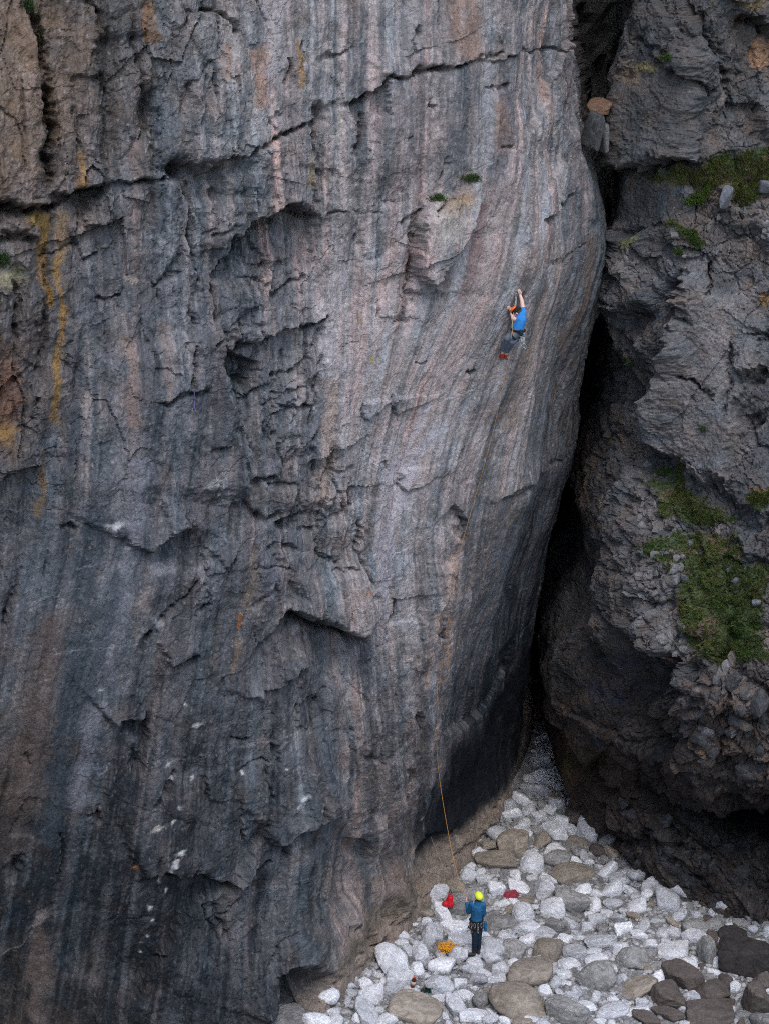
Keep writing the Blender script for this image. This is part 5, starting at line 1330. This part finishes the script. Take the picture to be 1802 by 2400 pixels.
def tube(name, pts, rad, mat, parent=None, seg=6, sub=6, rad2=None):
    P = [Vector(p) for p in pts]
    Q = []
    for i in range(len(P)-1):
        p0, p1, p2, p3 = P[max(i-1, 0)], P[i], P[i+1], P[min(i+2, len(P)-1)]
        for k in range(sub):
            t = k/sub
            Q.append(.5*((2*p1)+(-p0+p2)*t+(2*p0-5*p1+4*p2-p3)*t*t+(-p0+3*p1-3*p2+p3)*t**3))
    Q.append(P[-1])
    V, F = [], []
    for i, q in enumerate(Q):
        d = (Q[min(i+1, len(Q)-1)]-Q[max(i-1, 0)])
        if d.length < 1e-6: d = Vector((0, 0, 1))
        d.normalize(); a = d.orthogonal().normalized() if i == 0 else (a-d*a.dot(d)).normalized()
        b = d.cross(a)
        for s_ in range(seg):
            th = 2*math.pi*s_/seg; V.append(q+(a*math.cos(th)+b*math.sin(th))*(rad if rad2 is None else rad+(rad2-rad)*min(1, max(0, (i/len(Q)-.22)*8))))
    for i in range(len(Q)-1):
        for s_ in range(seg):
            F.append((i*seg+s_, i*seg+(s_+1) % seg, (i+1)*seg+(s_+1) % seg, (i+1)*seg+s_))
    me = mesh_np(name, np.array([v[:] for v in V]), np.array(F), True)
    return obj(name, me, mat, parent)

SKIN = plain("skin", (.62, .40, .33), .55, .35, noise=.08)
HAIR = plain("brown_hair", (.05, .03, .02), .8, .2, noise=.3, scale=120)
BLUE = plain("blue_tshirt", (.03, .19, .50), .85, .15, noise=.14, scale=14, bump=.01)
DBLUE = plain("blue_jacket", (.012, .095, .21), .7, .25, noise=.2, scale=12, bump=.015)
TROU = plain("grey_trousers", (.13, .15, .185), .9, .1, noise=.25, scale=14, bump=.012)
NAVY = plain("navy_trousers", (.012, .022, .038), .85, .15, noise=.3, scale=14, bump=.012)
BLACK = plain("black_fabric", (.012, .012, .014), .8, .2)
ORG = plain("orange_shell", (.75, .11, .015), .35, .5, noise=.05, bump=0)
YEL = plain("yellow_shell", (.72, .85, .04), .35, .5, noise=.05, bump=0)
REDM = plain("red_rubber", (.48, .035, .02), .5, .4)
SHOE = plain("dark_shoe", (.04, .03, .028), .6, .3)
METAL = plain("alloy", (.55, .56, .58), .3, .5, metal=.9, noise=.05, bump=0)
GOLD = plain("orange_alloy", (.55, .22, .03), .4, .5, noise=.1, bump=0)
SLING = plain("pale_sling", (.42, .42, .38), .9, .1)
ROPE = plain("orange_rope", (.55, .26, .05), .85, .15, noise=.3, scale=160)
ROPEP = plain("tan_rope", (.42, .33, .2), .85, .15, noise=.3, scale=160)
GREYR = plain("grey_cord", (.30, .30, .30), .85, .15)
RED = plain("red_nylon", (.50, .008, .018), .6, .3, noise=.3, scale=20, bump=.02)
ROSEC = plain("crimson_cloth", (.22, .03, .05), .8, .2, noise=.25, scale=14, bump=.02)

def hand_prims(bm, wrist, direction, palm_n, side, curl=.5, size=1.0):
    """palm with five unequal curled fingers; direction = wrist -> knuckles, palm_n = way the palm faces, side = thumb side"""
    w = Vector(wrist); d = Vector(direction).normalized(); n = Vector(palm_n); n = (n-d*n.dot(d)).normalized(); s_ = d.cross(n).normalized()*side
    k = w+d*.085*size
    for i in range(4):
        o_ = (i-1.5)*.021*size
        cap(bm, w+d*.01+s_*o_*.5, k+s_*o_, .016*size, .013*size, 8)
        ln = [.078, .085, .08, .064][i]*size*.9; base = k+s_*o_; dd = d; p0 = base
        for j, fr in enumerate((.42, .32, .26)):
            ang = curl*(.6+.5*j)
            dd = (d*math.cos(ang)+n*math.sin(ang)).normalized(); p1 = p0+dd*ln*fr
            cap(bm, p0, p1, (.0105-.001*j)*size, (.0098-.001*j)*size, 8); p0 = p1
    b = w+d*.025*size-s_*(-.028)*size
    cap(bm, w+d*.02, b, .014*size, .013*size, 8)
    t1 = b+(d*.55+s_*.6+n*.35).normalized()*.034*size; cap(bm, b, t1, .012*size, .0115*size, 8)
    t2 = t1+(d*.8+s_*.1+n*.6).normalized()*.028*size; cap(bm, t1, t2, .0112*size, .0095*size, 8)

def head_prims(bm, c, fwd, up, r=.10):
    f = Vector(fwd).normalized(); u = Vector(up); u = (u-f*u.dot(f)).normalized(); s_ = f.cross(u)
    M = Matrix((s_, f, u)).transposed()
    rot = M.to_euler()
    c = Vector(c)
    ell(bm, c+u*.02, (.077, .095, .105), rot); ell(bm, c+f*.03-u*.065, (.055, .062, .055), rot)
    ell(bm, c+f*.082-u*.088, (.024, .02, .018), rot)                     # chin
    cap(bm, c+f*.088+u*.018, c+f*.112-u*.022, .010, .0145, 8)            # nose
    ell(bm, c+f*.088-u*.052, (.024, .012, .009), rot)                    # mouth
    for q in (-1, 1):
        ell(bm, c+s_*q*.080-u*.005, (.010, .020, .032), rot)             # ear
        ell(bm, c+f*.083+s_*q*.034+u*.026, (.020, .012, .008), rot)      # brow
        ell(bm, c+f*.078+s_*q*.040-u*.025, (.018, .014, .014), rot)      # cheek
    return f, u, s_, rot, c

def face_bits(parent, f, u, s_, rot, c):
    for q in (-1, 1):
        fuse("eye", lambda bm, q=q: ell(bm, c+f*.090+s_*q*.033+u*.010, (.012, .007, .007), rot), BLACK, parent, .003, 1)

def helmet(parent, f, u, s_, rot, c, mat, orange_front=False):
    """shell with vents, brim and foam liner"""
    hb = empty("helmet", (0, 0, 0)); hb.parent = parent
    def shell(bm):
        ell(bm, c+u*.052-f*.004, (.106, .128, .100), rot, 20)
    o = fuse("helmet_shell", shell, mat, hb, .007, 3)
    # open the underside
    bm = bmesh.new(); bm.from_mesh(o.data)
    pc = c+u*.030
    bmesh.ops.bisect_plane(bm, geom=bm.verts[:]+bm.edges[:]+bm.faces[:], plane_co=pc, plane_no=(-u+f*.12), clear_outer=True)
    bm.to_mesh(o.data); bm.free()
    pts = []
    for i in range(17):
        th = 2*math.pi*i/16
        pts.append(c+u*.032+s_*math.cos(th)*.100+f*(math.sin(th)*.122-.004))
    tube("helmet_rim", pts, .009, BLACK, hb, sub=2)
    for q in (-1, 1):
        for j in range(2):
            p = c+u*(.118-.02*j)+s_*q*(.05+.02*j)+f*(.02-.03*j)
            fuse("vent", lambda bm, p=p: ell(bm, p, (.010, .032, .010), rot), BLACK, hb, .004, 0)
    for q in (-1, 1):
        tube("chin_strap", [c+s_*q*.09+u*.03, c+s_*q*.083-u*.03+f*.02, c+s_*q*.03-u*.10+f*.05], .005, BLACK, hb)
    return hb

def carabiner(parent, p, down, side, mat, name="carabiner", L=.10):
    p = Vector(p); d = Vector(down).normalized(); s_ = Vector(side).normalized()
    pts = [p, p+s_*.022+d*.01, p+s_*.026+d*L*.5, p+s_*.016+d*L*.95, p+d*L, p-s_*.018+d*L*.9, p-s_*.012+d*L*.4, p-s_*.008+d*.01, p]
    return tube(name, pts, .006, mat, parent, sub=3)
def quickdraw(parent, p, down, side, ln=.2, col=None):
    p = Vector(p); d = Vector(down).normalized()
    q = empty("quickdraw", (0, 0, 0)); q.parent = parent
    carabiner(q, p, d, side, METAL)
    tube("sling", [p+d*.09, p+d*(.09+ln*.5)+Vector(side)*.01, p+d*(.08+ln)], .008, col or SLING, q, sub=3)
    carabiner(q, p+d*(.07+ln), d, side, METAL)

# ------------------------------------------------------------------ the climber
def ray_t(sheet, px, py):
    Q, _ = sheet.point(px, py, 14); return float(np.linalg.norm(Q-CAM))
def on_ray(px, py, t):
    r_ = ray(px, py); return Vector(CAM+r_/np.linalg.norm(r_)*t)
def cz(zx, zy):           # zoomed crop -> photograph pixels
    return 1150+zx*.0904, 660+zy*.0904
tw = [ray_t(LW, 1217, 690), ray_t(LW, 1193, 722), ray_t(LW, 1180, 835), ray_t(LW, 1205, 765)]
T0 = float(np.median(tw))
def J(zx, zy, d): px, py = cz(zx, zy); return on_ray(px, py, T0-d)
def JW(zx, zy, d=.03): px, py = cz(zx, zy); return on_ray(px, py, min(ray_t(LW, px, py), T0+.35)-d)
tr_ = JW(740, 300, .05); tl_ = JW(480, 690, .05)
climber = empty("person", J(700, 1400, .3)); bpy.context.view_layer.update()
off = climber.location.copy()
K = lambda v: Vector(v)-off
hR, hL = K(tr_), K(tl_)
shR, shL = K(J(838, 800, .30)), K(J(745, 985, .42)); elR, elL = K(J(795, 500, .24)), K(J(575, 975, .36))
wrR = K(J(752, 350, .13)); wrL = K(J(500, 700, .14))
neck = K(J(795, 860, .36)); head_c = K(J(690, 812, .30)); chest = K(J(775, 980, .36)); waist = K(J(700, 1215, .34)); pelv = K(J(690, 1330, .32))
hipL, hipR = K(J(625, 1370, .36)), K(J(735, 1385, .28))
kneeL, kneeR = K(J(420, 1470, .30)), K(J(560, 1560, .30))
ankL = K(JW(300, 1800, .10)); ankR = K(JW(390, 1830, .12)); toeL = K(JW(260, 1985, .04)); toeR = K(JW(370, 1985, .03))
INW = K(J(700, 1400, 0))-K(J(700, 1400, 1)); INW.normalize()          # into the wall
hf = (Vector((-.55, .25, -.62))).normalized(); hu = (Vector((-.25, .2, .95))).normalized()
meta = {}
def body(bm):
    cap(bm, elR, shR, .047, .054); cap(bm, elL, shL, .048, .055)
    cap(bm, wrR, elR, .032, .048); cap(bm, wrL, elL, .034, .050)
    cap(bm, neck, head_c, .058, .055); cap(bm, neck, shR, .06, .055); cap(bm, neck, shL, .06, .058)
    chain(bm, [neck, chest, waist, pelv], [.065, .115, .11, .115]); cap(bm, shR, chest, .055, .095); cap(bm, shL, chest, .055, .095)
    cap(bm, hipL, kneeL, .085, .058); cap(bm, hipR, kneeR, .085, .058); cap(bm, kneeL, ankL, .055, .038); cap(bm, kneeR, ankR, .055, .038)
    cap(bm, pelv, hipL, .11, .085); cap(bm, pelv, hipR, .11, .085)
    cap(bm, ankL, toeL, .036, .03); cap(bm, ankR, toeR, .036, .03)
    hand_prims(bm, wrR, hR-wrR, INW, -1, .45); hand_prims(bm, wrL, hL-wrL, INW, 1, .45)
    meta['h'] = head_prims(bm, head_c, hf, hu)
tag(climber, "climber in bright blue t-shirt and orange helmet hanging from both raised hands on the wall", "person")
fuse("body", body, SKIN, climber, .009, 3)
f, u, s_, rot, c = meta['h']; face_bits(climber, f, u, s_, rot, c)
fuse("hair", lambda bm: (ell(bm, c-f*.028+u*.018, (.084, .086, .088), rot), ell(bm, c-f*.05-u*.04, (.062, .05, .05), rot)), HAIR, climber, .008, 2)
def tshirt(bm):
    chain(bm, [neck.lerp(chest, .25), chest, waist, waist.lerp(pelv, .25)], [.095, .132, .128, .132])
    cap(bm, shR, chest, .070, .11); cap(bm, shL, chest, .072, .11)
    cap(bm, shR, shR.lerp(elR, .32), .068, .06); cap(bm, shL, shL.lerp(elL, .25), .070, .064)
fuse("t_shirt", tshirt, BLUE, climber, .010, 3)
def trousers(bm):
    chain(bm, [waist.lerp(pelv, .5), pelv], [.14, .14]); cap(bm, pelv, hipL, .13, .11); cap(bm, pelv, hipR, .13, .11)
    cap(bm, hipL, kneeL, .108, .082); cap(bm, hipR, kneeR, .108, .080); cap(bm, kneeL, kneeL.lerp(ankL, .85), .08, .062); cap(bm, kneeR, kneeR.lerp(ankR, .85), .08, .062)
fuse("trousers", trousers, TROU, climber, .011, 3)
for a_, b_ in ((ankL, toeL), (ankR, toeR)):
    fuse("climbing_shoe", lambda bm, a_=a_, b_=b_: (cap(bm, a_.lerp(b_, .35), a_.lerp(b_, .65), .037, .042), cap(bm, a_.lerp(b_, .6), b_+(b_-a_)*.05, .042, .028)), REDM, climber, .008, 3)
ax = (waist-pelv).normalized(); bx1 = ax.orthogonal().normalized(); bx2 = ax.cross(bx1)
wc = waist.lerp(pelv, .35)
belt = tube("harness_belt", [wc+(bx1*math.cos(t_)+bx2*math.sin(t_))*.158 for t_ in np.linspace(0, 2*math.pi, 13)], .024, BLACK, climber, sub=3)
for hp, kn in ((hipL, kneeL), (hipR, kneeR)):
    cx_ = hp.lerp(kn, .2); d_ = (kn-hp).normalized(); a_ = d_.orthogonal().normalized(); b_ = d_.cross(a_)
    tube("leg_loop", [cx_+(a_*math.cos(t_)+b_*math.sin(t_))*.112 for t_ in np.linspace(0, 2*math.pi, 11)], .016, BLACK, climber, sub=3)
tail = K(J(800, 1310, .46))
for i in range(5):
    quickdraw(climber, tail+Vector((-.05+.022*i, -.02*(i % 2), -.01*i)), (.02*(i-2)+.08, -.05, -1), (1, .3, 0), .10+.02*i)
for i, m_ in enumerate((GOLD, METAL, GOLD)):
    carabiner(climber, K(J(545+14*i, 1270+10*i, .46)), (0, -.1, -1), (1, .2, 0), m_)
fuse("chalk_bag", lambda bm: (cap(bm, K(J(770, 1300, .50)), K(J(775, 1360, .50)), .055, .048)), NAVY, climber, .01, 2)
helmet(climber, f, u, s_, rot, c, BLACK)
fuse("helmet_crown", lambda bm: ell(bm, c+u*.125+f*.02-s_*.015, (.078, .10, .058), rot), ORG, climber, .007, 2)

# ------------------------------------------------------------------ the belayer
def top_at(px, py):
    """upper surface of whatever stone is seen at a pixel"""
    dg = bpy.context.evaluated_depsgraph_get()
    r_ = ray(px, py); ok, loc_, nn_, _, ob, _ = SC.ray_cast(dg, Vector(CAM), Vector(r_).normalized())
    return (loc_, nn_) if ok else (Vector(at_ground(px, py)), Vector((0, 0, 1)))
bpy.context.view_layer.update()
def bz(zx, zy): return 940+zx*.1806, 2040+zy*.1806
Fg = np.array(top_at(*bz(965, 1112))[0]); TB = float(np.linalg.norm(Fg-CAM)); YB = Fg[1]
def B(zx, zy, dy=0.0):
    px, py = bz(zx, zy); return Vector(at_y(px, py, YB+dy))
Fg = Fg+np.array([0, 0, .03])
bel = empty("person", Vector(Fg)); off2 = Vector(Fg); K2 = lambda v: Vector(v)-off2
# heights from the real build of a 1.8 m figure, sideways from the photograph
ppm = FPX/project(Fg)[2]
X2 = lambda zx: (bz(zx, 0)[0]-bz(965, 0)[0])/ppm
def Q2(zx, z, y): return Vector((X2(zx), y, z))
footR, footL = Q2(1000, .06, .05), Q2(938, .05, -.03)
kR, kL = Q2(1000, .50, .0), Q2(945, .50, -.04); hR2, hL2 = Q2(1000, .93, .02), Q2(925, .93, .0)
pel = Q2(962, .98, .02); wa = Q2(962, 1.12, .02); ch = Q2(970, 1.36, .03); nk = Q2(978, 1.54, .02); hc = Q2(985, 1.69, .02)
sR, sL = Q2(1040, 1.47, .0), Q2(905, 1.47, .04); eR, eL = Q2(1058, 1.19, .06), Q2(862, 1.20, .12); wR, wL = Q2(1035, 1.00, .20), Q2(840, 1.36, .30)
meta2 = {}
def body2(bm):
    chain(bm, [nk, ch, wa, pel], [.07, .14, .12, .13]); cap(bm, nk, sR, .06, .055); cap(bm, nk, sL, .06, .055); cap(bm, sR, ch, .06, .11); cap(bm, sL, ch, .06, .11)
    cap(bm, nk, hc, .057, .055); cap(bm, sR, eR, .052, .044); cap(bm, eR, wR, .043, .029); cap(bm, sL, eL, .052, .044); cap(bm, eL, wL, .043, .029)
    cap(bm, pel, hR2, .12, .09); cap(bm, pel, hL2, .12, .09); cap(bm, hR2, kR, .088, .06); cap(bm, hL2, kL, .088, .06); cap(bm, kR, footR+Vector((0, 0, .04)), .056, .04); cap(bm, kL, footL+Vector((0, 0, .04)), .056, .04)
    cap(bm, footR, footR+Vector((-.10, .06, -.01)), .036, .03); cap(bm, footL, footL+Vector((-.16, .02, -.01)), .036, .03)
    hand_prims(bm, wR, (-.1, .5, -.5), (-.6, .2, .2), 1, .9); hand_prims(bm, wL, (-.25, .3, .9), (.6, .6, .1), 1, .8)
    meta2['h'] = head_prims(bm, hc, (-.35, .75, .45), (.1, -.45, .9))
tag(bel, "belayer in blue jacket, dark trousers and yellow helmet standing on the boulders looking up", "person")
fuse("body", body2, SKIN, bel, .009, 3)
f, u, s_, rot, c = meta2['h']; face_bits(bel, f, u, s_, rot, c)
fuse("hair", lambda bm: (ell(bm, c-f*.028+u*.018, (.084, .086, .088), rot), ell(bm, c-f*.05-u*.05, (.066, .05, .055), rot)), BLACK, bel, .008, 2)
def jacket(bm):
    chain(bm, [nk.lerp(ch, .15), ch, wa, wa.lerp(pel, .5)], [.105, .175, .15, .16]); cap(bm, sR, ch, .085, .13); cap(bm, sL, ch, .085, .13)
    cap(bm, sR, eR, .082, .068); cap(bm, sL, eL, .082, .068); cap(bm, eR, eR.lerp(wR, .9), .066, .048); cap(bm, eL, eL.lerp(wL, .9), .066, .048)
fuse("jacket", jacket, DBLUE, bel, .011, 3)
def trous2(bm):
    chain(bm, [wa.lerp(pel, .7), pel], [.15, .15]); cap(bm, pel, hR2, .14, .115); cap(bm, pel, hL2, .14, .115)
    cap(bm, hR2, kR, .105, .074); cap(bm, hL2, kL, .105, .074); cap(bm, kR, footR+Vector((0, 0, .10)), .072, .058); cap(bm, kL, footL+Vector((0, 0, .10)), .072, .058)
fuse("trousers", trous2, NAVY, bel, .011, 3)
for ft, dv in ((footR, Vector((-.14, .08, -.02))), (footL, Vector((-.20, .02, -.02)))):
    fuse("shoe", lambda bm, ft=ft, dv=dv: (cap(bm, ft, ft+dv*.5, .052, .048), cap(bm, ft+dv*.5, ft+dv, .048, .036), cap(bm, ft, ft+Vector((0, 0, .05)), .05, .048)), SHOE, bel, .009, 3)
tube("harness_belt", [wa.lerp(pel, .6)+Vector((math.cos(t_)*.168, math.sin(t_)*.135, 0)) for t_ in np.linspace(0, 2*math.pi, 13)], .025, BLACK, bel, sub=3)
for hp in (hR2, hL2):
    tube("leg_loop", [hp+Vector((math.cos(t_)*.122, math.sin(t_)*.122, -.10)) for t_ in np.linspace(0, 2*math.pi, 11)], .017, BLACK, bel, sub=3)
for i in range(7):
    a_ = math.radians(200+28*i)
    p_ = wa.lerp(pel, .7)+Vector((math.cos(a_)*.185, math.sin(a_)*.155, -.02))
    if i % 2: quickdraw(bel, p_, (.0, -.02, -1), (math.sin(a_), -math.cos(a_), 0), .10+.02*(i % 3))
    else: carabiner(bel, p_, (0, 0, -1), (math.sin(a_), -math.cos(a_), 0), GOLD if i % 4 else METAL, L=.13)
fuse("belay_device", lambda bm: ell(bm, pel+Vector((-.05, .19, .05)), (.03, .03, .04)), METAL, bel, .006, 1)
fuse("gear_bag", lambda bm: cap(bm, hR2+Vector((.15, -.02, .02)), hR2+Vector((.16, -.02, -.20)), .05, .04), DBLUE, bel, .01, 2)
helmet(bel, f, u, s_, rot, c, YEL)

# ------------------------------------------------------------------ ropes
rp = [(1087,2135),(1078,2090),(1068,2050),(1057,1996),(1044,1926),(1030,1839),(1020,1779),(1016,1720),(1022,1650),(1035,1560),(1048,1450),(1062,1340),(1082,1272),(1087,1256),(1095,1223),(1117,1153),(1138,1080),(1155,1017),(1170,950),(1184,880),(1195,810)]
t_hand = float(np.linalg.norm(np.array(off2+wL)-CAM)); pts = [Vector(off2+wL+Vector((0, .02, .08)))]
for i, (px, py) in enumerate(rp[1:]):
    if py > 1800:
        k = (2135-py)/(2135-1779); tt = t_hand*(1-k)+(ray_t(LW, 1020, 1779)-.35)*k
    else: tt = ray_t(LW, px, py)-(.12 if py > 1000 else .2)
    pts.append(on_ray(px, py, tt))
# soften the run of the rope
for _ in range(3):
    pts = [pts[0]]+[(pts[i-1]+pts[i]*2+pts[i+1])/4 for i in range(1, len(pts)-1)]+[pts[-1]]
knot = off+K(J(540, 1300, .50)); pts.append(J(520, 1500, .5)); pts.append(Vector(knot))
ropeo = tube("climbing_rope", pts, .006, ROPE, sub=5, rad2=.0036)
tag(ropeo, "orange climbing rope running from the belayer up the wall to the climber's waist", "rope")
lead = [Vector(knot), J(548, 1100, .5), J(560, 1000, .45), J(600, 700, .32), J(640, 420, .14), JW(640, 330, .05)]
tag(tube("lead_rope", lead, .006, ROPEP, sub=5), "pale tan rope rising from the climber's waist past his orange helmet to a piece above", "rope")
qd = empty("quickdraw", JW(640, 300, .05)); tag(qd, "white quickdraw clipped to the rock just above the climber's helmet", "quickdraw")
carabiner(qd, (0, 0, 0), (0, -.1, -1), (1, 0, 0), METAL); tube("sling", [(0, -.01, -.09), (.005, -.03, -.22), (-.015, -.05, -.38)], .012, SLING, qd); carabiner(qd, (-.015, -.05, -.36), (0, 0, -1), (1, 0, 0), METAL)
gp = [on_ray(px, py, ray_t(LW, 1017, 1980)-.25+i*.12) for i, (px, py) in enumerate([(1004,1948),(1016,1980),(1030,2015),(1048,2056)])]
tag(tube("accessory_cord", gp, .006, GREYR), "thin grey cord hanging free left of the orange rope at the dark wall foot", "cord")
pc_ = []
for px, py in [(456,918),(458,935),(456,950),(460,965)]:
    pc_.append(on_ray(px, py, ray_t(LW, px, py)-.03))
tag(tube("purple_sling", pc_, .008, plain("purple_webbing", (.20, .17, .42), .8)), "small purple sling hanging under the short horizontal crack", "sling")

# ------------------------------------------------------------------ kit on the beach
bpy.context.view_layer.update()
SITES = {k: top_at(*v) for k, v in {'bag': (1052, 2120), 'cloth': (1196, 2101), 'rope': (1045, 2226), 'bottle': (966, 2312), 'tuft': (1005, 2324)}.items()}
# red bag: slumped sack, lid, strap
p, n_ = SITES['bag']
bag = empty("rucksack", p); tag(bag, "small bright red bag slumped at the foot of the wall", "bag")
def sack(bm): cap(bm, (0, 0, .05), (.02, -.01, .20), .13, .09); ell(bm, (-.10, -.04, .05), (.10, .08, .08)); ell(bm, (.06, -.05, .05), (.07, .06, .09))
fuse("sack", sack, RED, bag, .012, 2)
fuse("lid", lambda bm: ell(bm, (.02, -.01, .29), (.06, .055, .04)), RED, bag, .01, 1)
tube("strap", [(.02, -.03, .33), (.0, -.05, .42), (.03, -.02, .47), (.05, 0, .34)], .010, BLACK, bag)
# crumpled crimson cloth
p, n_ = SITES['cloth']
gx, gy = np.meshgrid(np.linspace(-1, 1, 40), np.linspace(-1, 1, 24))
rr_ = 1-.25*fbm(np.arctan2(gy, gx)*1.3+3, gx*0, 2, 601)
zz = .04*ridged(gx*1.8, gy*1.8, 3, 602)-.16*gy*gy*(gy<0)-.12*np.abs(gx)**3
Vc = np.stack([gx*.26*rr_, gy*.17*rr_-.02, zz+.03*(1-gx*gx)-.03], -1).reshape(-1, 3)
Vb = Vc-np.array([0, 0, .012])
ix = np.arange(gx.size).reshape(gx.shape)
Fc = np.stack([ix[:-1, :-1], ix[:-1, 1:], ix[1:, 1:], ix[1:, :-1]], -1).reshape(-1, 4)
me = mesh_np("cloth", np.concatenate([Vc, Vb]), np.concatenate([Fc, Fc[:, ::-1]+gx.size]), True)
o = obj("cloth", me, ROSEC, loc=p+Vector((0, -.03, .06))); o.rotation_euler = (.35, -.1, .15); tag(o, "crumpled crimson cloth draped between the white boulders", "cloth")
# orange rope pile
p, n_ = SITES['rope']
rr = random.Random(3); pts = []
for i in range(150):
    a_ = i*.62+rr.uniform(-.3, .3); ra = rr.uniform(.06, .22)
    pts.append(Vector((math.cos(a_)*ra*.75+rr.uniform(-.03, .03)+.09*math.sin(i*.11), math.sin(a_)*ra*.9, .03+.16*rr.random()*(1-ra*2.5)+.12*math.sin(a_)*ra*2)))
pts += [Vector((.18, .1, .05)), Vector((.26, .16, .08)), Vector((.36, .15, .02))]
o = tube("rope_pile", pts, .009, plain("orange_rope_pile", (.62, .28, .02), .85, .1, noise=.3, scale=60), sub=3, seg=5); o.location = p+Vector((0, -.02, .02)); tag(o, "flaked heap of orange rope on the stones left of the belayer", "rope")
# bottle with cap and label band
p, n_ = SITES['bottle']
bt = empty("bottle", p); tag(bt, "small dark bottle with orange trim and white band on a light grey rock", "bottle")
def lathe(name, prof, mat, parent, seg=20):
    V, F = [], []
    for i, (rr_, z_) in enumerate(prof):
        for k in range(seg): th = 2*math.pi*k/seg; V.append((rr_*math.cos(th), rr_*math.sin(th), z_))
    for i in range(len(prof)-1):
        for k in range(seg): F.append((i*seg+k, i*seg+(k+1) % seg, (i+1)*seg+(k+1) % seg, (i+1)*seg+k))
    return obj(name, mesh_np(name, np.array(V), np.array(F), True), mat, parent)
bt.rotation_euler = (.25, .15, 0)
lathe("bottle_body", [(.001, 0), (.055, 0), (.062, .02), (.062, .20), (.05, .26), (.03, .30), (.028, .33)], plain("dark_brown_plastic", (.07, .028, .02), .4), bt)
lathe("band", [(.0635, .14), (.0645, .145), (.0645, .21), (.0635, .215)], plain("white_band", (.8, .78, .72), .5, noise=.05), bt)
lathe("trim", [(.0636, .10), (.0642, .105), (.0642, .135), (.0636, .14)], GOLD, bt)
lathe("cap", [(.001, .375), (.03, .375), (.034, .36), (.034, .32), (.030, .318)], ORG, bt)
tube("carry_cord", [(0, 0, .37), (-.02, .0, .46), (-.10, .03, .55), (-.22, .08, .60)], .012, SLING, bt)
p, n_ = SITES['tuft']
t = empty("seaweed", p); tag(t, "small dark green weed clump among the stones at the bottom left of the beach", "seaweed")
P = np.stack([rg.normal(0, .06, 300), rg.normal(0, .04, 300), rg.uniform(0, .05, 300)], 1)
V, F, Cc = blades(P, np.tile([0, -.3, .9], (300, 1)), 260, .10, .012, rg, lambda p, k: np.array([.012, .055, .04])*rg.uniform(.5, 1.5, k)[:, None])
me = mesh_np("fronds", V, F); set_col(me, Cc); obj("fronds", me, M_GRASS, t)
